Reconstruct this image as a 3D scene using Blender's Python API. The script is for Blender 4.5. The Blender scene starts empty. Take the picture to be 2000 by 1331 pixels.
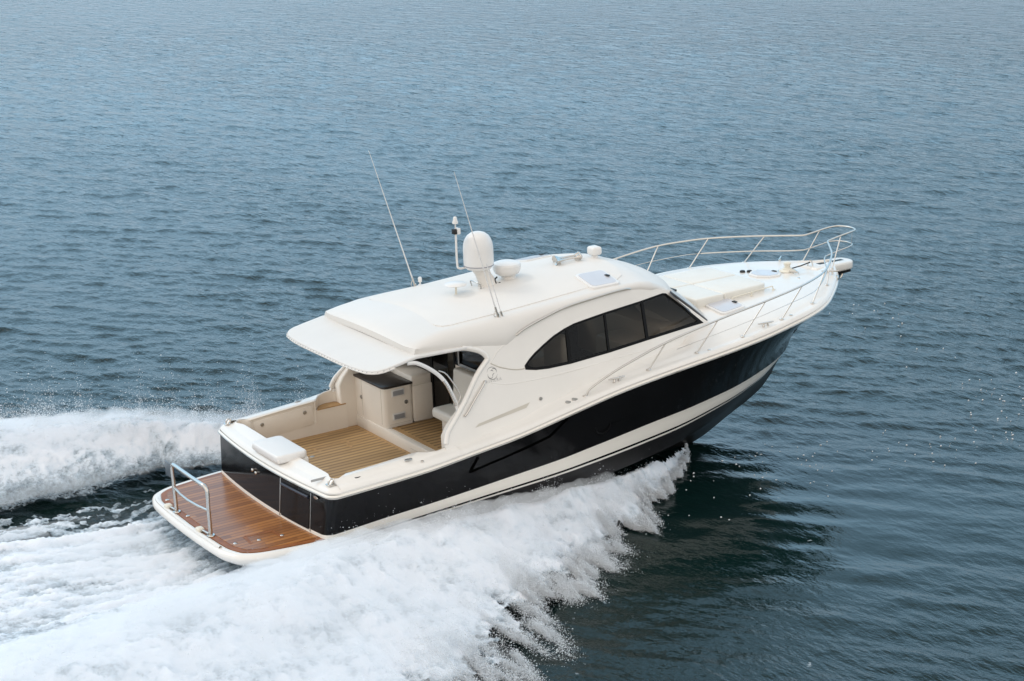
import bpy, bmesh, math, random
import numpy as np
from mathutils import Vector, Matrix
from mathutils.geometry import delaunay_2d_cdt
R = math.radians
scn = bpy.context.scene
random.seed(7)
rng = np.random.default_rng(7)
ZW = -0.5            # water level (world)
TRIM = R(2.57)       # bow-up running trim of the yacht

# ------------------------------------------------------------------ camera
cam_d = bpy.data.cameras.new('camera'); cam = bpy.data.objects.new('camera', cam_d)
scn.collection.objects.link(cam); scn.camera = cam
cam_d.sensor_width = 36; cam_d.lens = 62.26; cam_d.clip_start = .1; cam_d.clip_end = 20000
cam.location = (-11.60, -25.24, 10.0)
_az, _pt = R(56.70), R(-14.64)
_fw = Vector((math.cos(_az)*math.cos(_pt), math.sin(_az)*math.cos(_pt), math.sin(_pt)))
cam.rotation_euler = _fw.to_track_quat('-Z', 'Y').to_euler()

# ------------------------------------------------------------------ sky and sun
SUN_EL, SUN_AZ = R(44), math.atan2(.80, -.60)          # towards the sun: over the port quarter
w = bpy.data.worlds.new('World'); scn.world = w; w.use_nodes = True
wn, wl = w.node_tree.nodes, w.node_tree.links
wn.clear()
wo = wn.new('ShaderNodeOutputWorld'); bg = wn.new('ShaderNodeBackground'); wl.new(bg.outputs[0], wo.inputs[0])
sky = wn.new('ShaderNodeTexSky'); sky.sky_type = 'NISHITA'; sky.sun_disc = False
sky.sun_elevation = SUN_EL; sky.sun_rotation = math.pi/2 - SUN_AZ
sky.air_density = 1.0; sky.dust_density = 2.0; sky.ozone_density = 1.0
wtc = wn.new('ShaderNodeTexCoord'); wmp = wn.new('ShaderNodeMapping'); wmp.inputs['Scale'].default_value = (1.2, 1.2, 4.5)
wno = wn.new('ShaderNodeTexNoise'); wno.inputs['Scale'].default_value = 1.6; wno.inputs['Detail'].default_value = 6
wl.new(wtc.outputs['Generated'], wmp.inputs[0]); wl.new(wmp.outputs[0], wno.inputs['Vector'])
wrp = wn.new('ShaderNodeValToRGB'); wrp.color_ramp.elements[0].position = .36; wrp.color_ramp.elements[1].position = .62
wrp.color_ramp.elements[0].color = (.62,.62,.62,1); wrp.color_ramp.elements[1].color = (.92,.92,.92,1)
wl.new(wno.outputs['Fac'], wrp.inputs[0])
wmx = wn.new('ShaderNodeMixRGB'); wl.new(wrp.outputs[0], wmx.inputs['Fac'])
wl.new(sky.outputs[0], wmx.inputs['Color1'])
wsp = wn.new('ShaderNodeSeparateXYZ'); wl.new(wtc.outputs['Generated'], wsp.inputs[0])
wgr = wn.new('ShaderNodeValToRGB'); wl.new(wsp.outputs['Z'], wgr.inputs[0])      # thin cloud veil: blue-grey low down, white overhead
wgr.color_ramp.elements[0].position = 0.02; wgr.color_ramp.elements[0].color = (.66, .84, 1.03, 1)
wgr.color_ramp.elements[1].position = .85; wgr.color_ramp.elements[1].color = (.74, .745, .75, 1)
_e = wgr.color_ramp.elements.new(.2); _e.color = (.87, 1.46, 1.94, 1); _e = wgr.color_ramp.elements.new(.55); _e.color = (.78, 1.30, 1.75, 1)
wdt = wn.new('ShaderNodeVectorMath'); wdt.operation = 'DOT_PRODUCT'; wdt.inputs[1].default_value = (math.cos(R(57)), math.sin(R(57)), 0); wl.new(wtc.outputs['Generated'], wdt.inputs[0])
wdr = wn.new('ShaderNodeMapRange'); wdr.inputs['From Min'].default_value = -.55; wdr.inputs['From Max'].default_value = .45; wl.new(wdt.outputs['Value'], wdr.inputs['Value'])
wbk = wn.new('ShaderNodeMixRGB'); wl.new(wdr.outputs[0], wbk.inputs['Fac']); wbk.inputs['Color1'].default_value = (1.66, 1.55, 1.42, 1); wl.new(wgr.outputs[0], wbk.inputs['Color2'])
wsc = wn.new('ShaderNodeVectorMath'); wsc.operation = 'SCALE'; wsc.inputs['Scale'].default_value = 10; wl.new(wbk.outputs[0], wsc.inputs[0])
wl.new(wsc.outputs[0], wmx.inputs['Color2'])
wl.new(wmx.outputs[0], bg.inputs['Color']); bg.inputs['Strength'].default_value = .10

sun_d = bpy.data.lights.new('sun', 'SUN'); sun = bpy.data.objects.new('sun', sun_d); scn.collection.objects.link(sun)
sun_d.energy = .75; sun_d.angle = R(14); sun_d.color = (1, .945, .87)
_sd = Vector((math.cos(SUN_AZ)*math.cos(SUN_EL), math.sin(SUN_AZ)*math.cos(SUN_EL), math.sin(SUN_EL)))
sun.rotation_euler = (-_sd).to_track_quat('-Z', 'Y').to_euler()
scn.view_settings.view_transform = 'Standard'; scn.view_settings.look = 'None'
scn.view_settings.exposure = 0.0; scn.view_settings.gamma = 1
scn.cycles.max_bounces = 8; scn.cycles.volume_bounces = 4; scn.cycles.transparent_max_bounces = 24
try: scn.cycles.use_denoising = True
except Exception: pass

# ------------------------------------------------------------------ materials
def mat(name, col, rough=.4, metal=0, coat=0, spec=.5, ior=1.5):
    m = bpy.data.materials.new(name); m.use_nodes = True
    b = m.node_tree.nodes['Principled BSDF']
    b.inputs['Base Color'].default_value = (*col, 1); b.inputs['Roughness'].default_value = rough
    b.inputs['Metallic'].default_value = metal; b.inputs['Coat Weight'].default_value = coat
    b.inputs['IOR'].default_value = ior; b.inputs['Coat Roughness'].default_value = .04
    return m
def nodes(m): return m.node_tree.nodes, m.node_tree.links, m.node_tree.nodes['Principled BSDF']
def vary(m, scale, amount, bump=0, bscale=None, stretch=(1,1,1)):
    """soft uneven tone (and a slight unevenness of the surface) from noise in object space"""
    n, l, b = nodes(m)
    tc = n.new('ShaderNodeTexCoord'); mp = n.new('ShaderNodeMapping'); mp.inputs['Scale'].default_value = stretch
    l.new(tc.outputs['Object'], mp.inputs[0])
    no = n.new('ShaderNodeTexNoise'); no.inputs['Scale'].default_value = scale; no.inputs['Detail'].default_value = 6
    l.new(mp.outputs[0], no.inputs['Vector'])
    c = b.inputs['Base Color'].default_value[:3]
    rp = n.new('ShaderNodeValToRGB')
    rp.color_ramp.elements[0].position = .3; rp.color_ramp.elements[1].position = .7
    rp.color_ramp.elements[0].color = (*[x*(1-amount) for x in c], 1); rp.color_ramp.elements[1].color = (*[min(1,x*(1+amount)) for x in c], 1)
    l.new(no.outputs['Fac'], rp.inputs[0]); l.new(rp.outputs[0], b.inputs['Base Color'])
    if bump:
        n2 = n.new('ShaderNodeTexNoise'); n2.inputs['Scale'].default_value = bscale or scale; n2.inputs['Detail'].default_value = 3
        l.new(mp.outputs[0], n2.inputs['Vector'])
        bp = n.new('ShaderNodeBump'); bp.inputs['Strength'].default_value = 1; bp.inputs['Distance'].default_value = bump
        l.new(n2.outputs['Fac'], bp.inputs['Height']); l.new(bp.outputs[0], b.inputs['Normal'])
    return m

WHITE = vary(mat('white_gelcoat', (.79,.76,.715), .26, coat=.25), 1.1, .03, .0015, 1.6)
ROOFW = vary(mat('roof_gelcoat', (.725,.695,.655), .42, coat=.04), .9, .025, .0012, 1.3)
PANEL = vary(mat('roof_panel', (.745,.715,.675), .55), 1.3, .02)
NONSKID = vary(mat('nonskid_gelcoat', (.79,.765,.725), .6), 60, .03, .0012, 350)
LINER = vary(mat('cream_liner', (.80,.745,.67), .38), 1.5, .03)
CANVAS = vary(mat('white_awning_skin', (.70,.685,.66), .55), 2.2, .02, .002, 5)
BLACK = vary(mat('black_gelcoat', (.006,.006,.0068), .10, ior=1.42), 1.2, .25, .003, .9)
BOTTOM = vary(mat('antifouling', (.012,.0105,.011), .38), 14, .35, .002, 60, (.4,1,1))
STRIPE = mat('boot_stripe', (.86,.82,.75), .28, coat=.3)
STEEL = mat('polished_steel', (.62,.59,.55), .25, 1)
DULL = mat('brushed_steel', (.45,.45,.44), .35, 1)
ALLOY = mat('rail_steel', (.66,.63,.59), .38, 1)
RUB = mat('black_rubber', (.012,.012,.012), .5)
FRAME = mat('black_window_frame', (.0035,.0035,.004), .5, ior=1.25)
nodes(BLACK)[2].inputs['Specular IOR Level'].default_value = .30
PLASTIC = vary(mat('white_plastic', (.76,.75,.735), .35), 3, .02)
LENS = vary(mat('frosted_hatch', (.58,.585,.62), .3, coat=.3), 3, .04)
LEATHER = vary(mat('white_upholstery', (.74,.715,.66), .5), 3, .03, .004, 9)
STONE = vary(mat('black_worktop', (.022,.017,.015), .3), 60, .4)
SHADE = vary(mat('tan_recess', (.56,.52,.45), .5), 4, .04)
WOOD_IN = vary(mat('cabin_timber', (.16,.085,.04), .3), 3, .3, stretch=(1,8,8))
CARPET = vary(mat('cabin_carpet', (.24,.20,.16), .9), 40, .15)
PAD = mat('cream_pad', (.74,.70,.60), .5)
PRINT = mat('grey_print', (.10,.10,.105), .35)
GREYPRINT = mat('pale_grey_print', (.36,.36,.36), .35)

def glass(name, tint, alpha):
    m = bpy.data.materials.new(name); m.use_nodes = True
    n, l = m.node_tree.nodes, m.node_tree.links; n.clear()
    o = n.new('ShaderNodeOutputMaterial'); mx = n.new('ShaderNodeMixShader'); lw = n.new('ShaderNodeLayerWeight'); pw_ = n.new('ShaderNodeMath'); pw_.operation = 'POWER'; pw_.inputs[1].default_value = 4.5; l.new(lw.outputs['Facing'], pw_.inputs[0]); fr = n.new('ShaderNodeMath'); fr.operation = 'MULTIPLY_ADD'; fr.inputs[1].default_value = .8; fr.inputs[2].default_value = .018; l.new(pw_.outputs[0], fr.inputs[0])
    t = n.new('ShaderNodeBsdfTransparent'); t.inputs[0].default_value = (*tint, 1)
    g = n.new('ShaderNodeBsdfGlossy'); g.inputs['Roughness'].default_value = .015; g.inputs[0].default_value = (.95,.95,.95,1)
    d = n.new('ShaderNodeBsdfDiffuse'); d.inputs[0].default_value = (.006,.006,.007,1)
    m2 = n.new('ShaderNodeMixShader'); m2.inputs[0].default_value = alpha
    l.new(t.outputs[0], m2.inputs[1]); l.new(d.outputs[0], m2.inputs[2])
    l.new(fr.outputs[0], mx.inputs[0]); l.new(m2.outputs[0], mx.inputs[1]); l.new(g.outputs[0], mx.inputs[2]); l.new(mx.outputs[0], o.inputs[0])
    return m
GLASS = glass('tinted_window_glass', (.45,.43,.40), .10)
DARKGLASS = glass('dark_bulkhead_glass', (.20,.185,.17), .3)
CLEAR = glass('clear_screen', (.8,.82,.83), .02)

def teak(name, light, dark, caulk, pitch, rough, coat, angle=0, caulk_w=.12):
    m = mat(name, light, rough, coat=coat); n, l, b = nodes(m)
    tc = n.new('ShaderNodeTexCoord'); sp = n.new('ShaderNodeSeparateXYZ'); l.new(tc.outputs['Object'], sp.inputs[0])
    def M(op, a, bb=None):
        q = n.new('ShaderNodeMath'); q.operation = op
        for i, v in enumerate((a, bb)):
            if v is None: continue
            if isinstance(v, (int, float)): q.inputs[i].default_value = v
            else: l.new(v, q.inputs[i])
        return q.outputs[0]
    v = M('DIVIDE', sp.outputs[1], pitch)
    idx = M('FLOOR', v); fr = M('FRACT', v)
    tri = M('MULTIPLY', M('ABSOLUTE', M('SUBTRACT', fr, .5)), 2.)
    seam = M('MINIMUM', M('MAXIMUM', M('DIVIDE', M('SUBTRACT', tri, 1-2.2*caulk_w), 2.2*caulk_w), 0.), 1.)
    seg = M('FLOOR', M('ADD', M('DIVIDE', sp.outputs[0], 1.35), M('MULTIPLY', idx, .37)))
    cmb = n.new('ShaderNodeCombineXYZ'); l.new(idx, cmb.inputs[0]); l.new(seg, cmb.inputs[1])
    wnz = n.new('ShaderNodeTexWhiteNoise'); wnz.noise_dimensions = '2D'; l.new(cmb.outputs[0], wnz.inputs['Vector'])
    mp = n.new('ShaderNodeMapping'); mp.inputs['Scale'].default_value = (3, 60, 3); l.new(tc.outputs['Object'], mp.inputs[0])
    gr = n.new('ShaderNodeTexNoise'); gr.inputs['Scale'].default_value = 2; gr.inputs['Detail'].default_value = 6; l.new(mp.outputs[0], gr.inputs['Vector'])
    fac = M('ADD', M('MULTIPLY', wnz.outputs['Value'], .6), M('MULTIPLY', gr.outputs['Fac'], .5))
    rp = n.new('ShaderNodeValToRGB'); rp.color_ramp.elements[0].position = .1; rp.color_ramp.elements[1].position = .95
    rp.color_ramp.elements[0].color = (*dark, 1); rp.color_ramp.elements[1].color = (*light, 1); l.new(fac, rp.inputs[0])
    mx = n.new('ShaderNodeMixRGB'); l.new(seam, mx.inputs[0]); l.new(rp.outputs[0], mx.inputs[1]); mx.inputs[2].default_value = (*caulk, 1)
    l.new(mx.outputs[0], b.inputs['Base Color'])
    return m
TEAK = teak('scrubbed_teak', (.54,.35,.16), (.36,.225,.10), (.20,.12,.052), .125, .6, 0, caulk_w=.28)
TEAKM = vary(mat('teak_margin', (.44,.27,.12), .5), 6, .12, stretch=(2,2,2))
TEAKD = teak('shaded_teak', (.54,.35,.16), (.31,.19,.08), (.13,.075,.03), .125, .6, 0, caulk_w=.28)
VARN = teak('varnished_teak', (.43,.18,.05), (.20,.072,.019), (.12,.043,.013), .105, .22, 0, caulk_w=.14)
nodes(VARN)[2].inputs['IOR'].default_value = 1.36
VARNM = vary(mat('varnished_margin', (.26,.09,.026), .36, ior=1.3), 6, .2)

# ------------------------------------------------------------------ mesh helpers
ROOT = None
def link(name, me, parent=None, mats=(), kind=None, sharp=35):
    for m in (mats if isinstance(mats, (list, tuple)) else [mats]): me.materials.append(m)
    o = bpy.data.objects.new(name, me); scn.collection.objects.link(o)
    if parent is not None: o.parent = parent
    if kind: o['kind'] = kind
    if sharp is not None:
        me.shade_smooth(); me.set_sharp_from_angle(angle=R(sharp))
    return o
def pyd(name, V, F, parent, mats, midx=None, sharp=35, kind=None, fix=True):
    me = bpy.data.meshes.new(name); me.from_pydata([tuple(map(float, v)) for v in V], [], [tuple(f) for f in F])
    if midx is not None: me.polygons.foreach_set('material_index', midx)
    if fix:
        b = bmesh.new(); b.from_mesh(me); bmesh.ops.remove_doubles(b, verts=b.verts, dist=1e-5); bmesh.ops.recalc_face_normals(b, faces=b.faces); b.to_mesh(me); b.free()
    me.update()
    return link(name, me, parent, mats, kind, sharp)
class MB:
    """collects shapes that belong to one part"""
    def __init__(s): s.V = []; s.F = []; s.I = []
    def add(s, V, F, i=0):
        k = len(s.V); s.V += [tuple(v) for v in V]; s.F += [tuple(a+k for a in f) for f in F]; s.I += [i]*len(F); return s
    def grid(s, rows, i=0, close=False, flip=False):
        n, m = len(rows), len(rows[0]); V = [v for r in rows for v in r]; F = []
        for a in range(n-1):
            for b in range(m-1 if not close else m):
                f = (a*m+b, a*m+(b+1) % m, (a+1)*m+(b+1) % m, (a+1)*m+b); F.append(f[::-1] if flip else f)
        return s.add(V, F, i)
    def tube(s, P, r, seg=8, i=0, caps=True, closed=False):
        P = [Vector(p) for p in P]; n = len(P); rows = []; up = None
        rr = r if isinstance(r, (list, tuple)) else [r]*n
        for k in range(n):
            if closed: t = (P[(k+1) % n]-P[k-1]).normalized()
            else: t = (P[min(k+1, n-1)]-P[max(k-1, 0)]).normalized()
            if up is None: up = t.orthogonal().normalized()
            up = (up - t*up.dot(t)); up = up.normalized() if up.length > 1e-6 else t.orthogonal().normalized()
            sd = t.cross(up)
            rows.append([P[k]+(up*math.cos(2*math.pi*j/seg)+sd*math.sin(2*math.pi*j/seg))*rr[k] for j in range(seg)])
        if closed: rows.append(rows[0])
        k0 = len(s.V); s.grid(rows, i, close=True)
        if caps and not closed:
            s.F += [tuple(k0+j for j in range(seg))[::-1], tuple(k0+(n-1)*seg+j for j in range(seg))]; s.I += [i, i]
        return s
    def lathe(s, prof, c=(0,0,0), axis=(0,0,1), seg=24, i=0):
        ax = Vector(axis).normalized(); u = ax.orthogonal().normalized(); v = ax.cross(u); c = Vector(c)
        rows = [[c+ax*z+(u*math.cos(2*math.pi*j/seg)+v*math.sin(2*math.pi*j/seg))*max(r, 1e-4) for j in range(seg)] for r, z in prof]
        k0 = len(s.V); s.grid(rows, i, close=True)
        s.F += [tuple(k0+j for j in range(seg)), tuple(k0+(len(rows)-1)*seg+j for j in range(seg))]; s.I += [i, i]
        return s
    def box(s, lo, hi, i=0, bev=0, seg=2):
        b = bmesh.new(); bmesh.ops.create_cube(b, size=1)
        for v in b.verts:
            for a in range(3): v.co[a] = lo[a] if v.co[a] < 0 else hi[a]
        if bev: bmesh.ops.bevel(b, geom=b.edges[:], offset=bev, segments=seg, affect='EDGES', profile=.5)
        b.verts.ensure_lookup_table(); b.verts.index_update()
        s.add([v.co[:] for v in b.verts], [[v.index for v in f.verts] for f in b.faces], i); b.free(); return s
    def xf(s, M, k0=0):
        s.V[k0:] = [tuple(M @ Vector(v)) for v in s.V[k0:]]; return s
    def build(s, name, parent, mats, sharp=35, kind=None): return pyd(name, s.V, s.F, parent, mats, s.I, sharp, kind)

def pchip(xs, ys):
    xs = np.array(xs, float); ys = np.array(ys, float); h = np.diff(xs); d = np.diff(ys)/h; m = np.zeros(len(xs))
    for k in range(1, len(xs)-1):
        if d[k-1]*d[k] > 0:
            w1, w2 = 2*h[k]+h[k-1], h[k]+2*h[k-1]; m[k] = (w1+w2)/(w1/d[k-1]+w2/d[k])
    m[0], m[-1] = d[0], d[-1]
    def f(x):
        x = float(min(max(x, xs[0]), xs[-1])); k = int(min(max(np.searchsorted(xs, x)-1, 0), len(h)-1)); t = (x-xs[k])/h[k]
        return float(ys[k]*(1+2*t)*(1-t)**2 + h[k]*m[k]*t*(1-t)**2 + ys[k+1]*t*t*(3-2*t) + h[k]*m[k+1]*t*t*(t-1))
    return f
def smooth_path(P, n=8):
    """Catmull-Rom through points"""
    P = [np.array(p, float) for p in P]; Q = [2*P[0]-P[1]]+P+[2*P[-1]-P[-2]]; out = []
    for k in range(1, len(Q)-2):
        for j in range(n):
            t = j/n; a, b, c, d = Q[k-1:k+3]
            out.append(.5*((2*b)+(-a+c)*t+(2*a-5*b+4*c-d)*t*t+(-a+3*b-3*c+d)*t**3))
    return out+[P[-1]]
def inpoly(p, poly):
    c = False; n = len(poly)
    for k in range(n):
        a, b = poly[k], poly[(k+1) % n]
        if (a[1] > p[1]) != (b[1] > p[1]) and p[0] < (b[0]-a[0])*(p[1]-a[1])/(b[1]-a[1])+a[0]: c = not c
    return c
def cdt(outline, holes=(), step=0):
    """triangulated region bounded by an outline, less its holes, with inner points on a grid"""
    V = [Vector((p[0], p[1])) for p in outline]; E = [(k, (k+1) % len(outline)) for k in range(len(outline))]
    for h in holes:
        k0 = len(V); V += [Vector((p[0], p[1])) for p in h]; E += [(k0+k, k0+(k+1) % len(h)) for k in range(len(h))]
    if step:
        xs = [p[0] for p in outline]; ys = [p[1] for p in outline]; B = [v.copy() for v in V]
        for x in np.arange(min(xs)+step/2, max(xs), step):
            for y in np.arange(min(ys)+step/2, max(ys), step):
                if inpoly((x, y), outline) and not any(inpoly((x, y), h) for h in holes) and min((v-Vector((x, y))).length for v in B) > step*.45: V.append(Vector((x, y)))
    vs, _, fs, *_ = delaunay_2d_cdt(V, E, [], 1, 1e-6)
    T = []
    for f in fs:
        c = sum((vs[k] for k in f), Vector((0, 0)))/len(f)
        if inpoly(c, outline) and not any(inpoly(c, h) for h in holes): T.append(tuple(f))
    return [tuple(v) for v in vs], T
def slab(mb, outline, ztop, thick, i=0, iside=None, step=0, round_=0):
    """plate with a given plan outline; ztop(x, y) gives its upper face"""
    zt = ztop if callable(ztop) else (lambda x, y: ztop)
    vs, T = cdt(outline, (), step)
    k0 = len(mb.V); n = len(vs)
    mb.add([(x, y, zt(x, y)) for x, y in vs], T, i)
    mb.add([(x, y, zt(x, y)-thick) for x, y in vs], [t[::-1] for t in T], i if iside is None else iside)
    m = len(outline); V = [(x, y, zt(x, y)) for x, y in outline]+[(x, y, zt(x, y)-thick) for x, y in outline]
    mb.add(V, [(k, (k+1) % m, m+(k+1) % m, m+k) for k in range(m)], i if iside is None else iside)
    return mb
def rrect(cx, cy, sx, sy, r, rot=0, n=5):
    P = []
    for qx, qy, a0 in ((1,1,0), (-1,1,90), (-1,-1,180), (1,-1,270)):
        for k in range(n+1):
            a = R(a0+90*k/n); P.append((qx*(sx/2-r)+r*math.cos(a), qy*(sy/2-r)+r*math.sin(a)))
    c, s = math.cos(rot), math.sin(rot)
    return [(cx+c*x-s*y, cy+s*x+c*y) for x, y in P]
def bevelled(mb, w, seg=2, ang=40):
    b = bmesh.new(); me = bpy.data.meshes.new('tmp'); me.from_pydata(mb.V, [], mb.F); b.from_mesh(me); bmesh.ops.remove_doubles(b, verts=b.verts, dist=1e-5)
    bmesh.ops.recalc_face_normals(b, faces=b.faces)
    es = [e for e in b.edges if len(e.link_faces) == 2 and e.calc_face_angle(0) > R(ang)]
    bmesh.ops.bevel(b, geom=es, offset=w, segments=seg, affect='EDGES', profile=.5)
    b.verts.index_update(); o = MB(); o.add([v.co[:] for v in b.verts], [[v.index for v in f.verts] for f in b.faces]); b.free(); bpy.data.meshes.remove(me)
    return o

def tag(o, label=None, cat=None, kind=None, group=None):
    for k, v in (('label', label), ('category', cat), ('kind', kind), ('group', group)):
        if v: o[k] = v
    return o

# ================================================================== THE YACHT (boat axes: x forward, y to port, z up)
root = bpy.data.objects.new('motor_yacht', None); scn.collection.objects.link(root)
root.rotation_euler = (0, -TRIM, 0)
tag(root, 'white motor yacht with glossy black hull and teak swim platform speeding across the water', 'motor yacht')

plan = pchip([0,3,6,8,9,9.9,10.5,10.9,11.4,12,12.4,12.58,12.65], [2.1,2.2,2.28,2.28,2.24,2.12,1.95,1.75,1.38,.85,.42,.17,0])
zsh = pchip([0,.36,1.05,1.94,2.91,3.66,4.65,5.73,6.8,7.9,8.88,9.76,10.5,11,11.5,12.65], [.685,.70,.73,.78,.89,.98,1.16,1.35,1.47,1.57,1.67,1.77,1.83,1.87,1.91,1.95])
fcab = lambda x, z: 1.75-.30*(z-1.9)-.022*max(0, x-5.5)**2

# ---- hull levels: (y(x), z(x), x at stem)
y_st = pchip([0,5,7,8.5,10,11,11.58], [2.0,2.05,1.95,1.65,1.05,.5,0]); z_st = pchip([0,.28,1.26,2.23,3.66,4.68,5.35,7.27,8.67,9.88,11.58], [.05,.06,.12,.17,.27,.345,.42,.58,.62,.63,.68])
y_sb = pchip([0,5,7,8.5,10,10.8,11.36], [1.99,2.03,1.90,1.58,.95,.42,0]); z_sb = pchip([0,.28,3.35,4.68,5.35,7.27,8.66,9.88,11.36], [-.1,-.085,.06,.125,.18,.31,.395,.43,.42])
y_ch = pchip([0,5,7,8.5,10,10.7,11.12], [1.9,1.92,1.72,1.3,.62,.25,0]); z_ch = pchip([0,5,7,8.5,10,10.7,11.12], [-.38,-.26,-.15,-.02,.09,.13,.12])
z_kl = pchip([0,5,8.9,10.1,10.8,11.12], [-.95,-1.0,-.93,-.5,-.17,.12])
NL = 76
us = 1-(1-np.linspace(0, 1, NL))**1.7
def flare(x): return .17*min(1, max(0, (x-7.2)/3.6))**1.3*(1 if x < 11.5 else max(0, (12.65-x)/1.15)**.5)
def level(fy, fz, xe):
    """starboard half of one level line: stem -> quarter -> round the corner -> transom centre"""
    yq = fy(.4); zq = fz(.4); r = .17
    xt = lambda y: .07+.033*y*y+.1*max(zq, 0)
    xc = xt(yq-r)+r; P = []
    for u in us[::-1]:
        x = xc+(xe-xc)*u; P.append((x, -fy(x), fz(x)))
    for k in range(1, 7):
        a = R(90*k/6); P.append((xc-r*math.sin(a), -(yq-r+r*math.cos(a)), zq))
    for k in range(1, 15):
        y = (yq-r)*(1-k/14); P.append((xt(y), -y, zq))
    return P
lv = {'sheer': level(plan, zsh, 12.65), 'st': level(y_st, z_st, 11.58), 'sb': level(y_sb, z_sb, 11.36), 'ch': level(y_ch, z_ch, 11.12), 'keel': level(lambda x: .02, z_kl, 11.12)}
def between(A, B, t, bulge=0):
    out = []
    for k, (a, b) in enumerate(zip(A, B)):
        p = [a[j]+(b[j]-a[j])*t for j in range(3)]
        if k < NL: p[1] += bulge*flare(p[0])*(1 if p[1] < -.02 else 0)
        out.append(tuple(p))
    return out
rows = [lv['sheer']]+[between(lv['sheer'], lv['st'], t, 4*t*(1-t)) for t in (.12,.25,.4,.55,.7,.85)]+[lv['st']]
rows_w = [lv['st'], between(lv['st'], lv['sb'], .5), lv['sb']]
p1, p2 = between(lv['sb'], lv['ch'], .10), between(lv['sb'], lv['ch'], .19)
rows_b = [p2, between(p2, lv['ch'], .33), between(p2, lv['ch'], .66), lv['ch'], between(lv['ch'], lv['keel'], .35), between(lv['ch'], lv['keel'], .7), lv['keel']]
mir = lambda rs: [[(x, -y, z) for x, y, z in r] for r in rs]
hb = MB()
for f, fl in ((lambda r: r, False), (mir, True)):
    hb.grid(f(rows), 0, flip=fl); hb.grid(f(rows_w), 1, flip=fl); hb.grid(f([lv['sb'], p1]), 0, flip=fl); hb.grid(f([p1, p2]), 1, flip=fl); hb.grid(f(rows_b), 2, flip=fl)
hull = hb.build('hull', root, [BLACK, STRIPE, BOTTOM], 30)
SIDE = [r[:NL] for r in rows]
def hull_pt(x, t, off=.004):
    """point on the starboard topside at station x, t = 0 sheer .. 1 boot stripe"""
    A = [np.interp(x, [p[0] for p in lv['sheer'][:NL]][::-1], [p[j] for p in lv['sheer'][:NL]][::-1]) for j in range(3)]
    B = [np.interp(x, [p[0] for p in lv['st'][:NL]][::-1], [p[j] for p in lv['st'][:NL]][::-1]) for j in range(3)]
    return (x, A[1]+(B[1]-A[1])*t+4*t*(1-t)*flare(x)-off, A[2]+(B[2]-A[2])*t)
# rub rail: pale moulding with a thin steel strip round the sheer
g = MB()
ring = [r for r in lv['sheer']]+[(x, -y, z) for x, y, z in lv['sheer'][::-1][1:]]
ring = [p for k, p in enumerate(ring) if k == 0 or (Vector(p)-Vector(ring[k-1])).length > 1e-4]
def outward(P, d, dz):
    out = []; n = len(P)
    for k in range(n):
        a, b = P[max(k-1, 0)], P[min(k+1, n-1)]; t = Vector((b[0]-a[0], b[1]-a[1], 0)).normalized(); nn = Vector((-t.y, t.x, 0))
        c = Vector(P[k])-Vector((5, 0, 0))
        if nn.dot(Vector((c.x*.25, c.y, 0))) < 0: nn = -nn
        if abs(P[k][1]) < .2 and P[k][0] > 11: nn = Vector((1, 0, 0))
        out.append((P[k][0]+nn.x*d, P[k][1]+nn.y*d, P[k][2]+dz))
    return out
g.grid([outward(ring, .0, -.03), outward(ring, .028, -.012), outward(ring, .028, .02), outward(ring, 0, .035)])
rubr = g.build('rub_rail', hull, STRIPE, 50)
g = MB(); g.tube(outward(ring, .03, .002), .008, 6); g.build('steel_strip', hull, DULL, 60)
# styling groove and portlight ring along the topsides
def band(P, wdt, mt, name, par=hull):
    g = MB(); a = []; b = []
    for k, p in enumerate(P):
        t = (Vector(P[min(k+1, len(P)-1)])-Vector(P[max(k-1, 0)])).normalized(); n = t.cross(Vector((0, -1, 0))).normalized()
        a.append(Vector(p)+n*wdt/2); b.append(Vector(p)-n*wdt/2)
    g.grid([a, b]); return g.build(name, par, mt)
GRV = mat('hull_groove', (.001,.001,.001), .6); nodes(GRV)[2].inputs['Specular IOR Level'].default_value = 0
gp = [(2.93,.12),(2.80,.46),(3.1,.42),(3.7,.365),(4.33,.31),(4.45,.22),(4.66,.05)]
P = []
for (x0, t0), (x1, t1) in zip(gp, gp[1:]):
    for k in range(8): P.append(hull_pt(x0+(x1-x0)*k/8, t0+(t1-t0)*k/8, .004))
P.append(hull_pt(*gp[-1], .004)); band(P, .06, GRV, 'styling_groove')
gp = [(5.6,.62),(6.3,.66),(6.9,.66),(7.35,.46),(7.6,.28)]
P = []
for (x0, t0), (x1, t1) in zip(gp, gp[1:]):
    for k in range(6): P.append(hull_pt(x0+(x1-x0)*k/6, t0+(t1-t0)*k/6, .004))
band(P, .016, DULL if False else GRV, 'styling_groove')
g = MB(); c = Vector(hull_pt(5.46, .62, .003)); g.tube([c+Vector((.15*math.cos(a), 0, .12*math.sin(a))) for a in np.linspace(0, 2*math.pi, 25)[:-1]], .011, 6, closed=True); g.build('portlight_rim', hull, FRAME, 60)
g = MB()
for s in (1, -1): g.box((-.01, -.09, -.012), (.01, .09, .012), 0, .005)
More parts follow.
